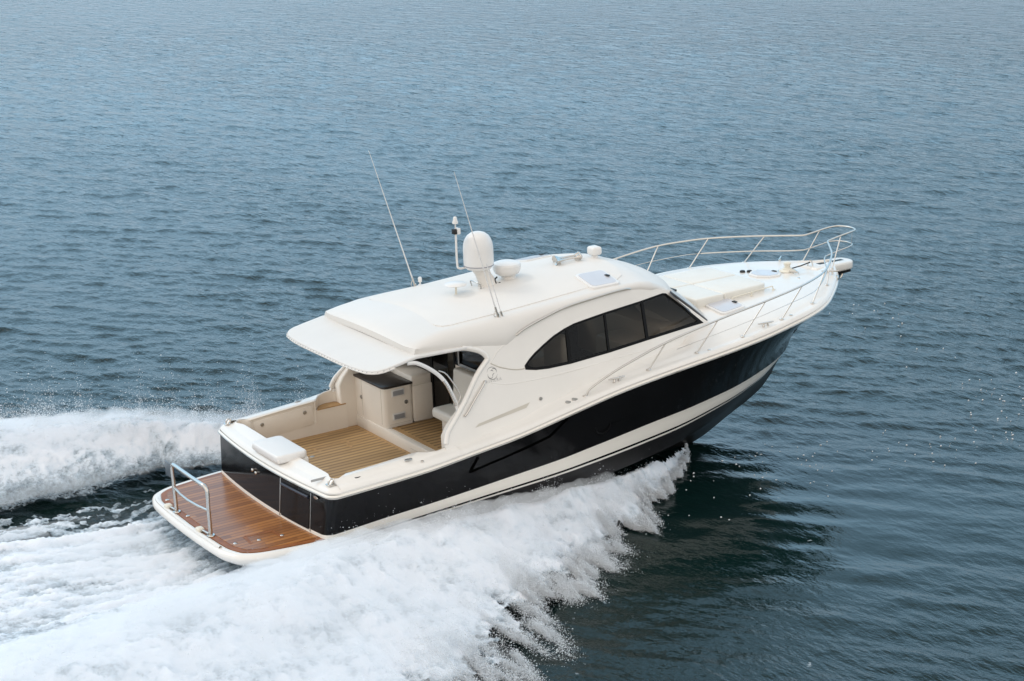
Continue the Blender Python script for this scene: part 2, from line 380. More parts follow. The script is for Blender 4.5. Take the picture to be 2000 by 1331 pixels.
# ---- transom door, seams and fittings
xtr = lambda y, z: .07+.033*y*y+.1*max(z, 0)
for y in (-.62, -1.56): tb = MB(); tb.tube([(xtr(y, z)-.003, y, z) for z in (.03, .35, .66)], .010, 6); tb.build('door_seam', hull, DULL, 60)
tb = MB(); tb.grid([[(xtr(y, z)-.006, y, z) for y in np.linspace(-1.52, -.66, 12)] for z in (.05, .3, .56)], 0)
door = tb.build('boarding_door', root, BLACK, 40)
tb = MB(); tb.tube([(xtr(y, .57)-.012, y, .575) for y in np.linspace(-1.50, -.68, 8)], .028, 8); tb.build('door_rail', door, mat('blue_black_trim', (.02,.022,.035), .35), 60)
tb = MB(); tb.lathe([(.0, .0), (.06, .0), (.055, .012), (.0, .014)], (0, 0, 0), (-1, 0, 0), 20); tb.xf(Matrix.Translation((xtr(-1.72, .6)-.012, -1.72, .63)) @ Matrix.Diagonal((1, 1.1, .4, 1))); tb.build('oval_latch', hull, STEEL, 60)
for y in (.35, .22): tb = MB(); tb.lathe([(0, 0), (.022, 0), (.03, .04), (.02, .05), (0, .05)], (xtr(y, .5)+.005, y, .52-(.35-y)*.1), (-1, 0, 0), 12); tb.build('shower_fitting', hull, STEEL, 60)

# ---- swim platform
pin = [(.24,2.05),(-.17,2.0),(-.59,1.92),(-.85,1.81),(-1.02,1.64),(-1.11,1.44),(-1.16,1.21),(-1.19,.61),(-1.2,0)]
half = [tuple(p) for p in smooth_path([(*p, 0) for p in pin], 4)]
teak_out = [(x, y-.12*min(1, max(0, y-1.6)*3)) for x, y, z in half]
outl = teak_out+[(x, -y) for x, y in teak_out[::-1][1:]]
fore = [(.075+.033*y*y-.004, y) for y in np.linspace(-1.9, 1.9, 21)][1:-1]
rim = []
n = len(outl)
for k, (x, y) in enumerate(outl):
    a, b = outl[max(k-1, 0)], outl[min(k+1, n-1)]; t = Vector((b[0]-a[0], b[1]-a[1])).normalized(); nn = Vector((-t.y, t.x))
    if nn.dot(Vector((x-1.0, y))) < 0: nn = -nn
    rim.append((x, y, nn))
plat = MB()
prof = [(-.0, -.012), (.03, .0), (.09, -.004), (.135, -.03), (.155, -.075), (.14, -.13), (.10, -.17), (.05, -.2), (-.25, -.23)]
plat.grid([[(x+nn.x*d, y+nn.y*d, z) for x, y, nn in rim] for d, z in prof])
slab(plat, [(x, y) for x, y in outl]+[(.30, -1.9), (.30, 1.9)], -.012, .1)
platform = plat.build('swim_platform', root, WHITE, 40)
pk = MB(); inner = []
for x, y, nn in rim: inner.append((x-nn.x*.10, y-nn.y*.10))
slab(pk, inner+[f for f in fore], .008, .03, 0)
slab(pk, [(x, y) for x, y in outl]+[(.2, -1.9)]+[f for f in fore]+[(.2, 1.9)], .003, .02, 1)
planking = pk.build('teak_planking', platform, [VARN, VARNM], 40)
for x, y in ((-1.08,1.25),(-1.1,.35),(-.98,-1.22),(-.62,-1.32),(-.25,-1.38)): g = MB(); g.lathe([(0,.0),(.035,.0),(.03,.006),(0,.007)], (x, y, .008), (0,0,1), 14); g.build('deck_fitting', platform, STEEL, 60)
g = MB()      # hatch lines of the boarding ladder
for a, b in (((-.75,-1.05),(-.30,-1.12)),((-.75,-1.05),(-.78,-1.38)),((-.30,-1.12),(-.28,-1.45))): g.box((0,0,0),(1,1,1)); g.V = g.V[:-8]; g.F = g.F[:-6]; g.I = g.I[:-6]; d = Vector((b[0]-a[0], b[1]-a[1])).normalized()*.028; g.add([(a[0]-d.y, a[1]+d.x, .0105), (a[0]+d.y, a[1]-d.x, .0105), (b[0]+d.y, b[1]-d.x, .0105), (b[0]-d.y, b[1]+d.x, .0105)], [(0,1,2,3)])
g.build('ladder_hatch_trim', platform, VARNM)
# moulded fender along the aft edge
g = MB(); seg_ = [r for r in rim if -1.25 < r[1] < 1.45]
g.grid([[(x+nn.x*d, y+nn.y*d, z) for x, y, nn in seg_] for d, z in ((.045,-.005),(.05,.022),(.075,.03),(.10,.018),(.105,-.02))])
g.build('fender_strip', platform, WHITE, 50)
# staple rail on the platform
srail = MB()
L, Rr = (-1.17,.64,0), (-1.15,-.67,0)
srail.tube(smooth_path([(-1.17,.64,.01),(-1.175,.645,.5),(-1.18,.645,.76),(-1.18,.60,.83),(-1.18,.50,.845),(-1.19,0,.85),(-1.18,-.52,.84),(-1.165,-.63,.825),(-1.155,-.69,.75),(-1.155,-.685,.5),(-1.15,-.67,.01)], 5), .032, 12)
srail.tube([(-1.175,.645,.43),(-1.21,.3,.42),(-1.22,0,.42),(-1.20,-.35,.425),(-1.155,-.68,.43)], .019, 8)
for p in (L, Rr): srail.lathe([(0,.0),(.07,.0),(.065,.012),(.04,.016),(.0,.017)], (p[0], p[1], .008), (0,0,1), 18)
sr = srail.build('platform_rail', platform, STEEL, 50)
for y in (.95-.06, -.39): g = MB(); g.tube([(-1.17, y-.28 if y > 0 else y-.26, .035), (-1.21, y, .04)], .018, 8, 1); g.box((-1.27, y-.07, -.0), (-1.15, y+.07, .075), 0, .03, 3); g.build('rail_clamp', platform, [PAD, DULL], 50)
g = MB(); g.box((-1.19, .70, .58), (-1.17, .93, .82), 0, .006); g.build('dark_plate', platform, mat('smoked_plate', (.10,.12,.14), .25), 40)

# ---- gunwale, side decks and foredeck
ztop_ = lambda x: zsh(x)+.17
zc_deck = pchip([6,8.2,10,11,11.5,12.3,12.65], [2.05,2.10,2.12,2.10,2.06,2.05,2.03])
def deckz(x, y):
    yt = max(plan(x)-.28, .02); z0 = zsh(x)+.17; y = abs(y)
    if y >= yt: return zsh(x)+.125+(.045)*max(0, min(1, (plan(x)-.10-y)/.18))
    return z0+(zc_deck(x)-z0)*(1-(y/yt)**2.2)
XS = np.concatenate([np.arange(2.45, 11.0, .17), np.linspace(11.0, 12.0, 12)[1:], np.linspace(12.0, 12.645, 16)[1:]])
dk = MB()
for s in (-1, 1):
    rws = []
    for x in XS:
        Y, Z = plan(x), zsh(x); q = min(1, Y/.5)
        row = [(x, s*Y, Z+.03), (x, s*(Y+.012*q), Z+.07), (x, s*(Y-.012*q), Z+.105), (x, s*(Y-.05*q), Z+.122), (x, s*(Y-.11*q), Z+.126), (x, s*(Y-.17*q), Z+.134), (x, s*(Y-.215*q), Z+.155), (x, s*max(Y-.28*q, 0), Z+.17)]
        yt = max(Y-.28*q, 0)
        if x < 7.7:
            yb = fcab(x, Z+.3); kk = .12 if x < 3.9 else 1.; row += [(x, s*(yt*.7+yb*.3), Z+.183), (x, s*(yb+.02), Z+.20), (x, s*(yb-.12*kk*2.5), Z+.24), (x, s*(yb-.3*kk), Z+.25), (x, s*(yb-.4*kk), Z+.25), (x, s*(yb-.5*kk), Z+.25), (x, s*(yb-.6*kk), Z+.25)]
        else:
            for w_ in (.86, .72, .57, .42, .28, .14, 0): row.append((x, s*yt*w_, deckz(x, yt*w_)))
        rws.append(row)
    dk.grid(rws, 0, flip=(s > 0))
deck = dk.build('deck', root, WHITE, 35)
# cockpit coaming ring
qr = .22
def ring_out(off, dz):
    P = []
    for x in np.linspace(2.62, .46, 26): P.append((x, -(plan(x)-off), zsh(x)+dz(x)))
    yq = plan(.4)-off; xt = lambda y: .15+.033*y*y+off
    xc = xt(yq-qr)+qr
    for k in range(1, 9):
        a = R(90*k/8); P.append((xc-qr*math.sin(a), -(yq-qr+qr*math.cos(a)), zsh(.3)+dz(.3)))
    for k in range(1, 17): y = (yq-qr)*(1-k/16); P.append((xt(y), -y, zsh(.2)+dz(.2)))
    return P
def arclen(P):
    s = [0]
    for a, b in zip(P, P[1:]): s.append(s[-1]+math.dist(a[:2], b[:2]))
    return s
inp = [(2.62,-1.80),(2.56,-1.92),(2.46,-1.98),(2.3,-1.99),(2.15,-1.93),(2.05,-1.80),(1.98,-1.755),(1.6,-1.75),(1.1,-1.75),(.74,-1.75),(.70,-1.77),(.66,-1.84),(.58,-1.86),(.50,-1.82),(.47,-1.74),(.50,-1.66),(.53,-1.58),(.535,-1.50),(.53,-1.2),(.52,-.6),(.515,0)]
OUT = [ring_out(0, lambda x: .03), ring_out(-.012, lambda x: .075), ring_out(.012, lambda x: .115), ring_out(.06, lambda x: .14), ring_out(.13, lambda x: .15), ring_out(.17, lambda x: .165), ring_out(.21, lambda x: .195)]
def resample(P, n):
    P = [np.array(p, float) for p in P]; s = arclen(P); t = np.linspace(0, s[-1], n)
    return [tuple(np.interp(v, s, [p[j] for p in P]) for j in range(len(P[0]))) for v in t]
# match inner to outer by pieces: side / corner / transom
o0 = OUT[0]; nS = 26; nC = 8; nT = 16
inner = resample(inp[:9+1], nS)+resample(inp[9:18], nC+2)[1:-1]+resample(inp[17:], nT)
inner = inner[:len(o0)]
while len(inner) < len(o0): inner.append(inp[-1])
ztp = lambda x: zsh(x)+.20 + .0*x
IN1 = [(x, y, zsh(x)+.20) for x, y in inner]
IN2 = [(x, y, zsh(x)+.185) for x, y in [(x+.02*(1 if abs(y) < 1.5 else 0), y+.02*(1 if abs(y) > 1.5 else 0)) for x, y in inner]]
wall_top = [(x, min(y+.02, -1.0) if abs(y) > 1.2 else y, .80) for x, y in inner]
IN3 = [(x+.02*(1 if abs(y) < 1.5 else 0), y+(.02 if abs(y) > 1.5 else 0), .80) for x, y in inner]
low = [(x, max(y, -1.73), .80) if x > 1.9 else (x+.02*(1 if abs(y) < 1.5 else 0), y+(.02 if abs(y) > 1.5 else 0), .80) for x, y in inner]
IN4 = [(p[0], p[1], .34) for p in low]
cb = MB()
for f, fl in ((lambda r: r, False), (mir, True)):
    cb.grid(f(OUT+[IN1, IN2]), 0, flip=fl); cb.grid(f([IN2, IN3]), 1, flip=fl); cb.grid(f([IN3, low, IN4]), 1, flip=fl)
coam = cb.build('cockpit_coaming', root, [WHITE, LINER], 40)
for s in (1, -1):
    g = MB(); P = [(2.53,.34),(2.93,.34),(2.93,1.62),(2.72,1.44),(2.58,1.29),(2.50,1.15)]
    A = [(x, s*1.735, z) for x, z in P]; B = [(x, s*min(fcab(x, z)-.03, 1.93), z) for x, z in P]; m = len(P)
    g.add(A+B, [tuple(range(m)), tuple(range(2*m-1, m-1, -1))]+[(k, (k+1) % m, m+(k+1) % m, m+k) for k in range(m)]); bevelled(g, .03, 3).build('wing_lining', coam, LINER, 50)
# teak treads in the two corner alcoves
for s in (1, -1):
    g = MB(); P = [(2.60,1.72),(2.57,1.86),(2.46,1.95),(2.3,1.96),(2.15,1.90),(2.06,1.79),(2.03,1.72)]
    slab(g, [(x, s*y) for x, y in P], .812, .02); g.build('corner_tread', coam, TEAKM, 40)
# port locker door with two round latches
for s in (1,):
    g = MB(); k0 = len(g.V); slab(g, rrect(1.37, .70, 1.16, .36, .05), 0, .014)
    g.V = [(x, s*1.728-z*s-.006, y+(x-1.37)*.06) for x, y, z in g.V]; lk = bevelled(g, .005).build('locker_door', root, LINER, 40)
    for x, z in ((.95,.765),(1.78,.81)): g = MB(); g.lathe([(0,0),(.036,0),(.033,.008),(.022,.010),(.020,.004),(0,.004)], (x, 1.716, z), (0,-1,0), 16); g.build('latch', lk, DULL, 50)
    g = MB(); g.tube(smooth_path([(.76,1.728,.51),(.75,1.727,.86),(.80,1.727,.895),(1.9,1.727,.965),(1.985,1.727,.93),(1.99,1.728,.56)], 4), .014, 8); g.build('door_surround', lk, LINER, 60)
# rod holders and small coaming fittings
def rod(x, y, m=RUB):
    g = MB(); z = zsh(x)+.197 if abs(y) < plan(x)-.2 else zsh(x)+.16
    g.lathe([(0,.006),(.028,.006),(.03,.012),(.045,.012),(.05,.0),(0,0)], (0,0,0), (0,0,1), 16); g.xf(Matrix.Translation((x, y, z)) @ Matrix.Rotation(.12, 4, 'Z') @ Matrix.Diagonal((1.5, .8, 1, 1)))
    return g.build('rod_holder', root, [m], 50)
rod(.86,-1.93); rod(.86,1.93); rod(1.77,-1.95, DULL); rod(1.77,1.95, DULL)
for s in (1, -1):       # fairleads on the quarters
    g = MB(); x, y = .42, s*1.90; z = zsh(.4)+.15
    k0 = 0; g.box((x-.12,y-.09,z),(x+.12,y+.09,z+.022),0,.01)
    g.tube(smooth_path([(x-.08,y+.02,z+.02),(x-.06,y+.02,z+.10),(x+.0,y+.02,z+.14),(x+.05,y+.02,z+.07),(x+.03,y+.02,z+.02)],4), .02, 8)
    g.tube([(x-.07,y-.05,z+.02),(x-.02,y-.04,z+.09),(x+.05,y-.03,z+.15)], [.028,.022,.012], 8); g.xf(Matrix.Translation((x, y, z)) @ Matrix.Diagonal((.72, .72, .62, 1)) @ Matrix.Translation((-x, -y, -z)))
    g.build('fairlead', root, STEEL, 50)
g = MB(); z0 = zsh(.3)+.19
for a in (-1.62,): g.box((.2,a-.004,z0-.03),(.5,a+.004,z0+.008))
g.build('coaming_joint', coam, GREYPRINT)
# transom bait station / seat
g = MB(); slab(g, rrect(.42,-.06,.56,1.02,.10), .985, .13); st = bevelled(g, .035, 3).build('transom_cushion', root, PLASTIC, 50)
g = MB(); g.box((.50,-.555,.50),(.71,.435,.875),0,.03); g.build('cushion_base', st, WHITE, 45)
g = MB(); g.box((.155,-.55,.86),(.20,.44,.925),0,.015); g.build('cushion_lip', st, WHITE, 45)

# ---- cockpit sole, step and saloon sole
g = MB(); slab(g, [(.50,-1.74),(2.84,-1.74),(2.84,1.74),(.50,1.74)], .352, .04, 1); slab(g, [(.62,-1.62),(2.74,-1.62),(2.74,1.62),(.62,1.62)], .357, .02, 0)
sole = g.build('cockpit_sole', root, [TEAK, TEAKM], 40)
g = MB()
for a, b in (((1.55,1.05),(2.25,1.10)),((1.62,.86),(1.55,1.05)),((2.12,.66),(2.25,1.10)),((2.45,.9),(2.12,.86))):
    d = Vector((b[0]-a[0], b[1]-a[1])).normalized()*.025; g.add([(a[0]-d.y,a[1]+d.x,.3595),(a[0]+d.y,a[1]-d.x,.3595),(b[0]+d.y,b[1]-d.x,.3595),(b[0]-d.y,b[1]+d.x,.3595)],[(0,1,2,3)])
g.build('hatch_margin', sole, TEAKM)
g = MB()
for x, y in ((1.38,.72),): g.lathe([(0,0),(.045,0),(.04,.006),(0,.007)], (x,y,.357), (0,0,1), 14)
g.build('flush_ring', sole, DULL)
g = MB(); g.box((2.80,-1.76,.34),(2.94,1.82,.548),0,.02,2); step = g.build('saloon_step', root, LINER, 40)
g = MB(); g.box((2.795,-.9,.44),(2.80,-.2,.446)); g.build('step_line', step, SHADE)
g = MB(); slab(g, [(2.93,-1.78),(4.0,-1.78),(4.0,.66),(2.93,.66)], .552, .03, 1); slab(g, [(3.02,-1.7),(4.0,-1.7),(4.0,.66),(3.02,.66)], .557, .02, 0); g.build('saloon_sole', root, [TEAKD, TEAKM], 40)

# ---- wet bar cabinet
cab = MB(); slab(cab, [(3.36,.68),(2.90,.68),(2.845,.70),(2.82,.75),(2.82,1.83),(3.36,1.83)], 1.275, .73); cabn = cab.build('wet_bar', root, LINER, 60)
g = MB(); slab(g, [(3.385,.65),(2.88,.65),(2.82,.67),(2.79,.73),(2.79,1.86),(3.385,1.86)], 1.312, .038); bevelled(g, .008).build('worktop', cabn, STONE, 40)
def vent(z):
    g = MB(); g.box((2.96,.660,z-.065),(3.22,.682,z+.065),0,.012); v = g.build('vent', cabn, PLASTIC, 40)
    g = MB(); g.box((2.985,.654,z-.042),(3.195,.662,z+.042))
    for k in range(5): g.box((2.99,.646,z-.038+.017*k),(3.19,.656,z-.030+.017*k))
    g.build('louvre', cabn, mat('vent_grey', (.36,.37,.39), .4), 40)
vent(1.165); vent(.735)
for c, ax in (((3.25,.68,.965), (0,-1,0)), ((2.82,1.53,.93), (-1,0,0))): g = MB(); g.lathe([(0,0),(.04,0),(.036,.01),(.02,.012),(.018,.004),(0,.004)], c, ax, 16); g.build('latch', cabn, DULL, 50)
for y in (.80, 1.50, 1.76): g = MB(); g.box((2.816,y-.003,.60),(2.8215,y+.003,1.25)); g.build('door_gap', cabn, SHADE)
g = MB(); g.box((2.90,.677,.60),(3.34,.681,.605)); g.box((3.335,.677,.60),(3.341,.681,1.25)); g.build('door_gap', cabn, SHADE)
g = MB(); g.box((3.39,.66,.552),(3.80,1.72,1.22),0,.03); g.box((3.39,.69,1.2),(3.80,1.72,1.40),0,.04); g.build('moulded_locker', root, LINER, 45)

# ---- aft bulkhead of the saloon: dark glass, doorway, seat
XB = 3.78
bk = MB(); bk.box((XB,-.16,.55),(XB+.03,-.12,2.46)); bk.box((XB,.62,.55),(XB+.03,.70,2.46)); bk.box((XB,-1.62,1.74),(XB+.03,-.14,1.79)); bk.box((XB,-1.50,2.42),(XB+.03,1.50,2.5)); bk.box((XB,-.34,1.77),(XB+.035,-.315,2.44))
bulk = bk.build('aft_bulkhead', root, [FRAME], 40)
for lo, hi in (((XB+.01,-1.62,.55),(XB+.03,-.16,1.75)), ((XB+.01,.66,.55),(XB+.03,1.62,1.25))): g = MB(); g.box(lo, hi); g.build('lower_panel', bulk, LINER, 40)
for lo, hi in (((XB+.012,-1.53,1.79),(XB+.02,-.16,2.42)), ((XB+.012,.70,1.25),(XB+.02,1.53,2.42)), ((XB+.012,.10,.56),(XB+.02,.62,2.42))):
    g = MB(); g.box(lo, hi); g.build('pane', bulk, DARKGLASS, None)
g = MB(); g.box((XB-.012,-1.56,1.75),(XB+.0,-.3,1.80)); g.tube([(XB-.02,-.33,1.78),(XB-.02,-.33,2.42)], .016, 8); g.build('pane_trim', bulk, DULL, 40)
seat = MB(); seat.box((3.42,-1.70,.552),(3.78,-.22,.90),0,.03); sb_ = seat.build('lounge_seat', root, LINER, 45)
g = MB(); g.box((3.26,-1.66,.89),(3.68,-.16,1.075),0,.06,4); g.build('seat_cushion', sb_, LEATHER, 50)
g = MB(); k0 = 0; g.box((3.60,-1.66,1.04),(3.76,-.30,1.74),0,.05,4); g.xf(Matrix.Translation((3.68,0,1.04)) @ Matrix.Rotation(.06, 4, 'Y') @ Matrix.Translation((-3.68,0,-1.04))); g.build('seat_back', sb_, LEATHER, 50)
g = MB(); c = Vector((XB+.30,-.52,1.92)); g.tube([c+Vector((.06*math.sin(a),.17*math.cos(a),.17*math.sin(a))) for a in np.linspace(0,2*math.pi,25)[:-1]], .018, 8, closed=True)
for a in (R(90),R(210),R(330)): g.tube([c, c+Vector((.06*math.sin(a),.17*math.cos(a),.17*math.sin(a)))], .012, 6)
g.tube([c, c+Vector((.25,0,-.1))], .03, 8); g.build('steering_wheel', root, PAD, 50)

# ---- cabin sides with windows
eave = [(2.163,2.617),(2.6,2.57),(3.07,2.518),(3.55,2.457),(3.93,2.405),(4.05,2.458),(4.256,2.546),(4.61,2.643),(5.157,2.759),(5.70,2.811),(6.26,2.845),(6.61,2.846),(7.155,2.742),(7.46,2.678)]
win = [(4.191,1.998),(4.194,1.931),(4.40,1.888),(4.646,1.865),(5.094,1.861),(5.918,1.896),(6.788,1.945),(7.5,1.972),(8.12,1.985),(7.78,2.29),(7.372,2.632),(7.30,2.647),(6.77,2.606),(5.963,2.554),(5.541,2.513),(5.30,2.486),(5.1,2.44),(4.86,2.365),(4.629,2.262),(4.44,2.168),(4.31,2.09)]
opening = [(3.07,2.48),(3.211,2.444),(3.374,2.382),(3.474,2.307),(3.508,2.238),(3.489,2.202),(3.242,1.999),(2.972,1.692),(2.742,1.462),(2.592,1.323),(2.501,1.221),(2.445,1.08),(2.433,.98)]
base = [(x, zsh(x)+.12) for x in np.arange(2.5, 8.4, .3)]
front = [(8.30,1.80),(8.24,1.97),(7.85,2.29),(7.50,2.575)]
top = [(a, b-.004) for a, b in eave[::-1] if 3.2 < a]
outline = base+front+top+[(3.25,2.488)]+opening[:]
def frange(outline): return outline
vs, T = cdt(outline, [win], .22)
for s, nm in ((-1, 'starboard'), (1, 'port')):
    V = [(x, s*fcab(x, z), z) for x, z in vs]; n = len(V)
    g = MB(); g.add(V, T if s < 0 else [t[::-1] for t in T])
    # thickness: inner skin and rims
    V2 = [(x, s*(fcab(x, z)-.055), z) for x, z in vs]; g.add(V2, [t[::-1] for t in T] if s < 0 else T)
    for loop in (outline, win):
        m = len(loop); A = [(x, s*fcab(x, z), z) for x, z in loop]; B = [(x, s*(fcab(x, z)-.055), z) for x, z in loop]
        g.add(A+B, [(k, (k+1) % m, m+(k+1) % m, m+k) for k in range(m)])
    side = g.build('cabin_side', root, WHITE, 30)
    # rounded edge of the aft wing
    g = MB(); g.tube(smooth_path([(x+.012, s*(fcab(x, z)-.015), z) for x, z in opening[:-1]], 3), .045, 10); g.build('wing_edge', side, WHITE, 60)
    # glazing
    wd = MB(); wv, wt = cdt(win, (), .3); wd.add([(x, s*(fcab(x, z)-.012), z) for x, z in wv], wt); pane = wd.build('side_window', root, GLASS, 60)
    fr = MB(); cx = sum(p[0] for p in win)/len(win); 
    def inset(P, d):
        out = []; n = len(P)
        for k in range(n):
            a, b = Vector(P[k-1]), Vector(P[(k+1) % n]); t = (b-a).normalized(); nn = Vector((-t.y, t.x)); out.append((P[k][0]+nn.x*d, P[k][1]+nn.y*d))
        return out
    i1 = inset(win, .038)
    for k in (8,): i1[k] = (win[k][0]-.14, win[k][1]+.05)
    i1[0] = (win[0][0]+.075, win[0][1]+.01); i1[1] = (win[1][0]+.07, win[1][1]+.05)
    m = len(win); yy = lambda p, o: (p[0], s*(fcab(*p)+o), p[1])
    fr.add([yy(p, .004) for p in win]+[yy(p, .004) for p in i1]+[yy(p, -.03) for p in i1], [(k, (k+1) % m, m+(k+1) % m, m+k) for k in range(m)]+[(m+k, m+(k+1) % m, 2*m+(k+1) % m, 2*m+k) for k in range(m)])
    for (xa, za), (xb, zb), wdt in (((5.154,2.44),(5.084,1.87),.06), ((5.973,2.55),(5.907,1.90),.042), ((6.812,2.60),(6.77,1.95),.06)):
        P = [(xa-wdt/2, za), (xa+wdt/2, za), (xb+wdt/2, zb), (xb-wdt/2, zb)]
        fr.add([yy(p, .002) for p in P]+[yy(p, -.03) for p in P], [(0,1,2,3),(0,4,5,1),(1,5,6,2),(2,6,7,3),(3,7,4,0)])
    fr.build('window_frame', pane, FRAME, 40)
    # sill crease, side pocket and fittings
    g = MB(); g.tube(smooth_path([(x, s*(fcab(x, z)-.012), z) for x, z in ((3.50,1.85),(3.70,1.79),(3.884,1.762),(4.613,1.735),(5.441,1.755),(6.548,1.79),(7.502,1.83),(8.2,1.9))], 5), .016, 8); g.build('crease', side, WHITE, 70)
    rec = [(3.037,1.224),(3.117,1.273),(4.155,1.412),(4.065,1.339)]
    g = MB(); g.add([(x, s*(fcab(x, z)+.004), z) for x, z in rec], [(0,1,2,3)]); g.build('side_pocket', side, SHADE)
    g = MB(); g.lathe([(0,0),(.03,0),(.028,.02),(0,.022)], (4.374, s*fcab(4.374,1.428), 1.428), (0,s,0), 14); g.build('courtesy_light', side, DULL, 50)
    g = MB(); g.tube(smooth_path([(x, s*(fcab(x, z)+o), z) for x, z, o in ((3.375,1.90,.0),(3.355,1.885,.035),(3.13,1.68,.04),(2.91,1.47,.035),(2.88,1.44,.0))], 6), .016, 8); g.build('wing_handrail', side, STEEL, 60)
    # moulded panel line between the brow and the wing
    g = MB(); g.tube(smooth_path([(x, s*(fcab(x, z)-.002), z) for x, z in ((3.56,2.15),(3.706,2.067),(3.935,1.985),(4.10,1.955),(4.18,1.955))], 5), .011, 6); g.build('panel_line', side, SHADE, 70)
    g = MB(); g.tube(smooth_path([(x, s*(fcab(x, z)-.002), z) for x, z in ((3.56,2.15),(3.72,2.30),(3.90,2.40))], 5), .009, 6); g.build('panel_line', side, WHITE, 70)
    # emblem: two crescents in a circle and the maker's name under it
    if s < 0:
        def onside(u, v, c=(3.55,1.995), o=.004): x, z = c[0]+u, c[1]+v; return (x, s*(fcab(x, z)+o), z)
        def arcs(mb, cx, cz, r, a0, a1, w0, w1, n=18):
            a_, b_ = [], []
            for k in range(n+1):
                t = k/n; a = R(a0+(a1-a0)*t); w_ = w0+(w1-w0)*math.sin(math.pi*t)
                a_.append(onside(cx+(r+w_/2)*math.cos(a), cz+(r+w_/2)*math.sin(a))); b_.append(onside(cx+(r-w_/2)*math.cos(a), cz+(r-w_/2)*math.sin(a)))
            mb.grid([a_, b_])
        g = MB(); arcs(g, 0,0,.098,15,165,.001,.007); arcs(g, 0,0,.098,200,345,.001,.007); arcs(g, .038,.02,.05,-30,150,.001,.009); arcs(g, -.036,-.022,.052,150,335,.001,.009); arcs(g, -.005,.01,.036,20,120,.002,.010); arcs(g, .05,-.06,.055,95,170,.002,.009)
        g.build('emblem', side, PRINT, None)
        cu = bpy.data.curves.new('nm', 'FONT'); cu.body = 'RIVIERA'; cu.size = .072; cu.align_x = 'CENTER'; cu.space_character = 1.25; cu.offset = -.0012
        to = bpy.data.objects.new('nm', cu); scn.collection.objects.link(to); bpy.context.view_layer.update()
        me = bpy.data.meshes.new_from_object(to.evaluated_get(bpy.context.evaluated_depsgraph_get())); bpy.data.objects.remove(to)
        for v in me.vertices: v.co = onside(v.co.x, v.co.y, (3.555,1.858))
        link('lettering', me, side, [GREYPRINT], sharp=None)

# ---- windscreen
ws_b = [(8.24,1.50,1.96),(8.40,1.2,2.04),(8.50,.8,2.10),(8.55,.4,2.13),(8.56,0,2.14)]
ws_t = [(7.46,1.42,2.62),(7.62,1.15,2.64),(7.72,.8,2.66),(7.76,.4,2.68),(7.78,0,2.68)]
wb = smooth_path(ws_b, 4); wt_ = smooth_path(ws_t, 4)
wb = [(x, -y, z) for x, y, z in wb]+[(x, y, z) for x, y, z in wb[::-1][1:]]; wt_ = [(x, -y, z) for x, y, z in wt_]+[(x, y, z) for x, y, z in wt_[::-1][1:]]
g = MB(); g.grid([wb, [tuple((np.array(a)+np.array(b))/2+np.array((.03,0,.015))) for a, b in zip(wb, wt_)], wt_]); ws = g.build('windscreen', root, vary(mat('white_screen_mesh', (.50,.50,.49), .35, coat=.4), 4, .12), 50)
PTR = mat('grey_trim', (.09,.09,.095), .35)
for s in (-1, 1): g = MB(); g.grid([[(8.16,s*1.55,1.93),(7.8,s*1.54,2.26),(7.40,s*1.53,2.65)],[(8.25,s*1.50,1.975),(7.89,s*1.485,2.29),(7.48,s*1.43,2.63)]]); g.tube([(8.25,s*1.50,1.985),(7.89,s*1.485,2.30),(7.48,s*1.43,2.635)], .022, 8); g.build('windscreen_pillar', ws, PTR, 50)
g = MB()
for y in (-.55,): g.tube([(8.40,y-.1,2.12),(8.1,y,2.42),(7.95,y+.3,2.55)], .012, 6); g.box((7.9,y-.3,2.42),(8.1,y+.1,2.46),0,.01)
g.tube([(7.95,-1.05,2.42),(7.72,-.75,2.62)], .014, 6); g.build('wiper', ws, RUB, 50)

# ---- hardtop
ez = pchip([a for a, b in eave], [b for a, b in eave])
zp_ = pchip([2.163,2.22,2.35,2.6,2.8,4.25,5.3,6.15,6.7,7.2,7.5], [2.628,2.66,2.70,2.745,2.775,2.83,2.885,2.925,2.93,2.87,2.80])
zcen = pchip([2.163,2.22,2.35,2.6,2.8,3.96,5,6.3,6.9,7.2,7.5], [2.66,2.70,2.75,2.80,2.835,2.915,3.02,3.10,3.09,3.05,2.97])
znose = pchip([0,.3,.55,.8,.93,1.0], [3.05,2.95,2.84,2.68,2.56,2.47])
ANG = [0,18,36,54,72,90]
WS = [0,.2,.4,.6,.75,.88,1]
def roof_row(x):
    ze = ez(x); ye = fcab(x, ze)+.012; yp = min(1.3, ye-.1); zp = max(zp_(x), ze+.012); zc = zcen(x)
    pts = [(w_*yp, zc-(zc-zp)*w_**2) for w_ in WS]
    for a in ANG[1:]: pts.append((yp+(ye-yp)*math.sin(R(a)), ze+(zp-ze)*math.cos(R(a))))
    pts.append((ye-.02, ze-.09))
    return pts
def roofz(x, y):
    P = roof_row(min(x, 7.15))[:-1]; return float(np.interp(abs(y), [p[0] for p in P], [p[1] for p in P]))
RX = [2.163,2.18,2.22,2.28,2.35,2.47,2.6,2.8,3.05,3.3,3.55,3.75,3.93,4.05,4.15,4.256,4.4,4.61,4.9,5.157,5.45,5.7,6,6.26,6.6,6.85,7.1]
xf = lambda y: 8.22-.34*y*y
rf = MB()
cols = []
r0 = roof_row(2.163); cols.append([(2.175+(0 if y < 1.3 else .02), y, z-.11) for y, z in r0])
for x in RX:
    rr = roof_row(x); d = 0.10*max(0, 1-(x-2.163)/.5)
    cols.append([(x+ (d*max(0, (y-1.2)/.4)**2), y, z) for y, z in rr])
base_r = roof_row(7.1)
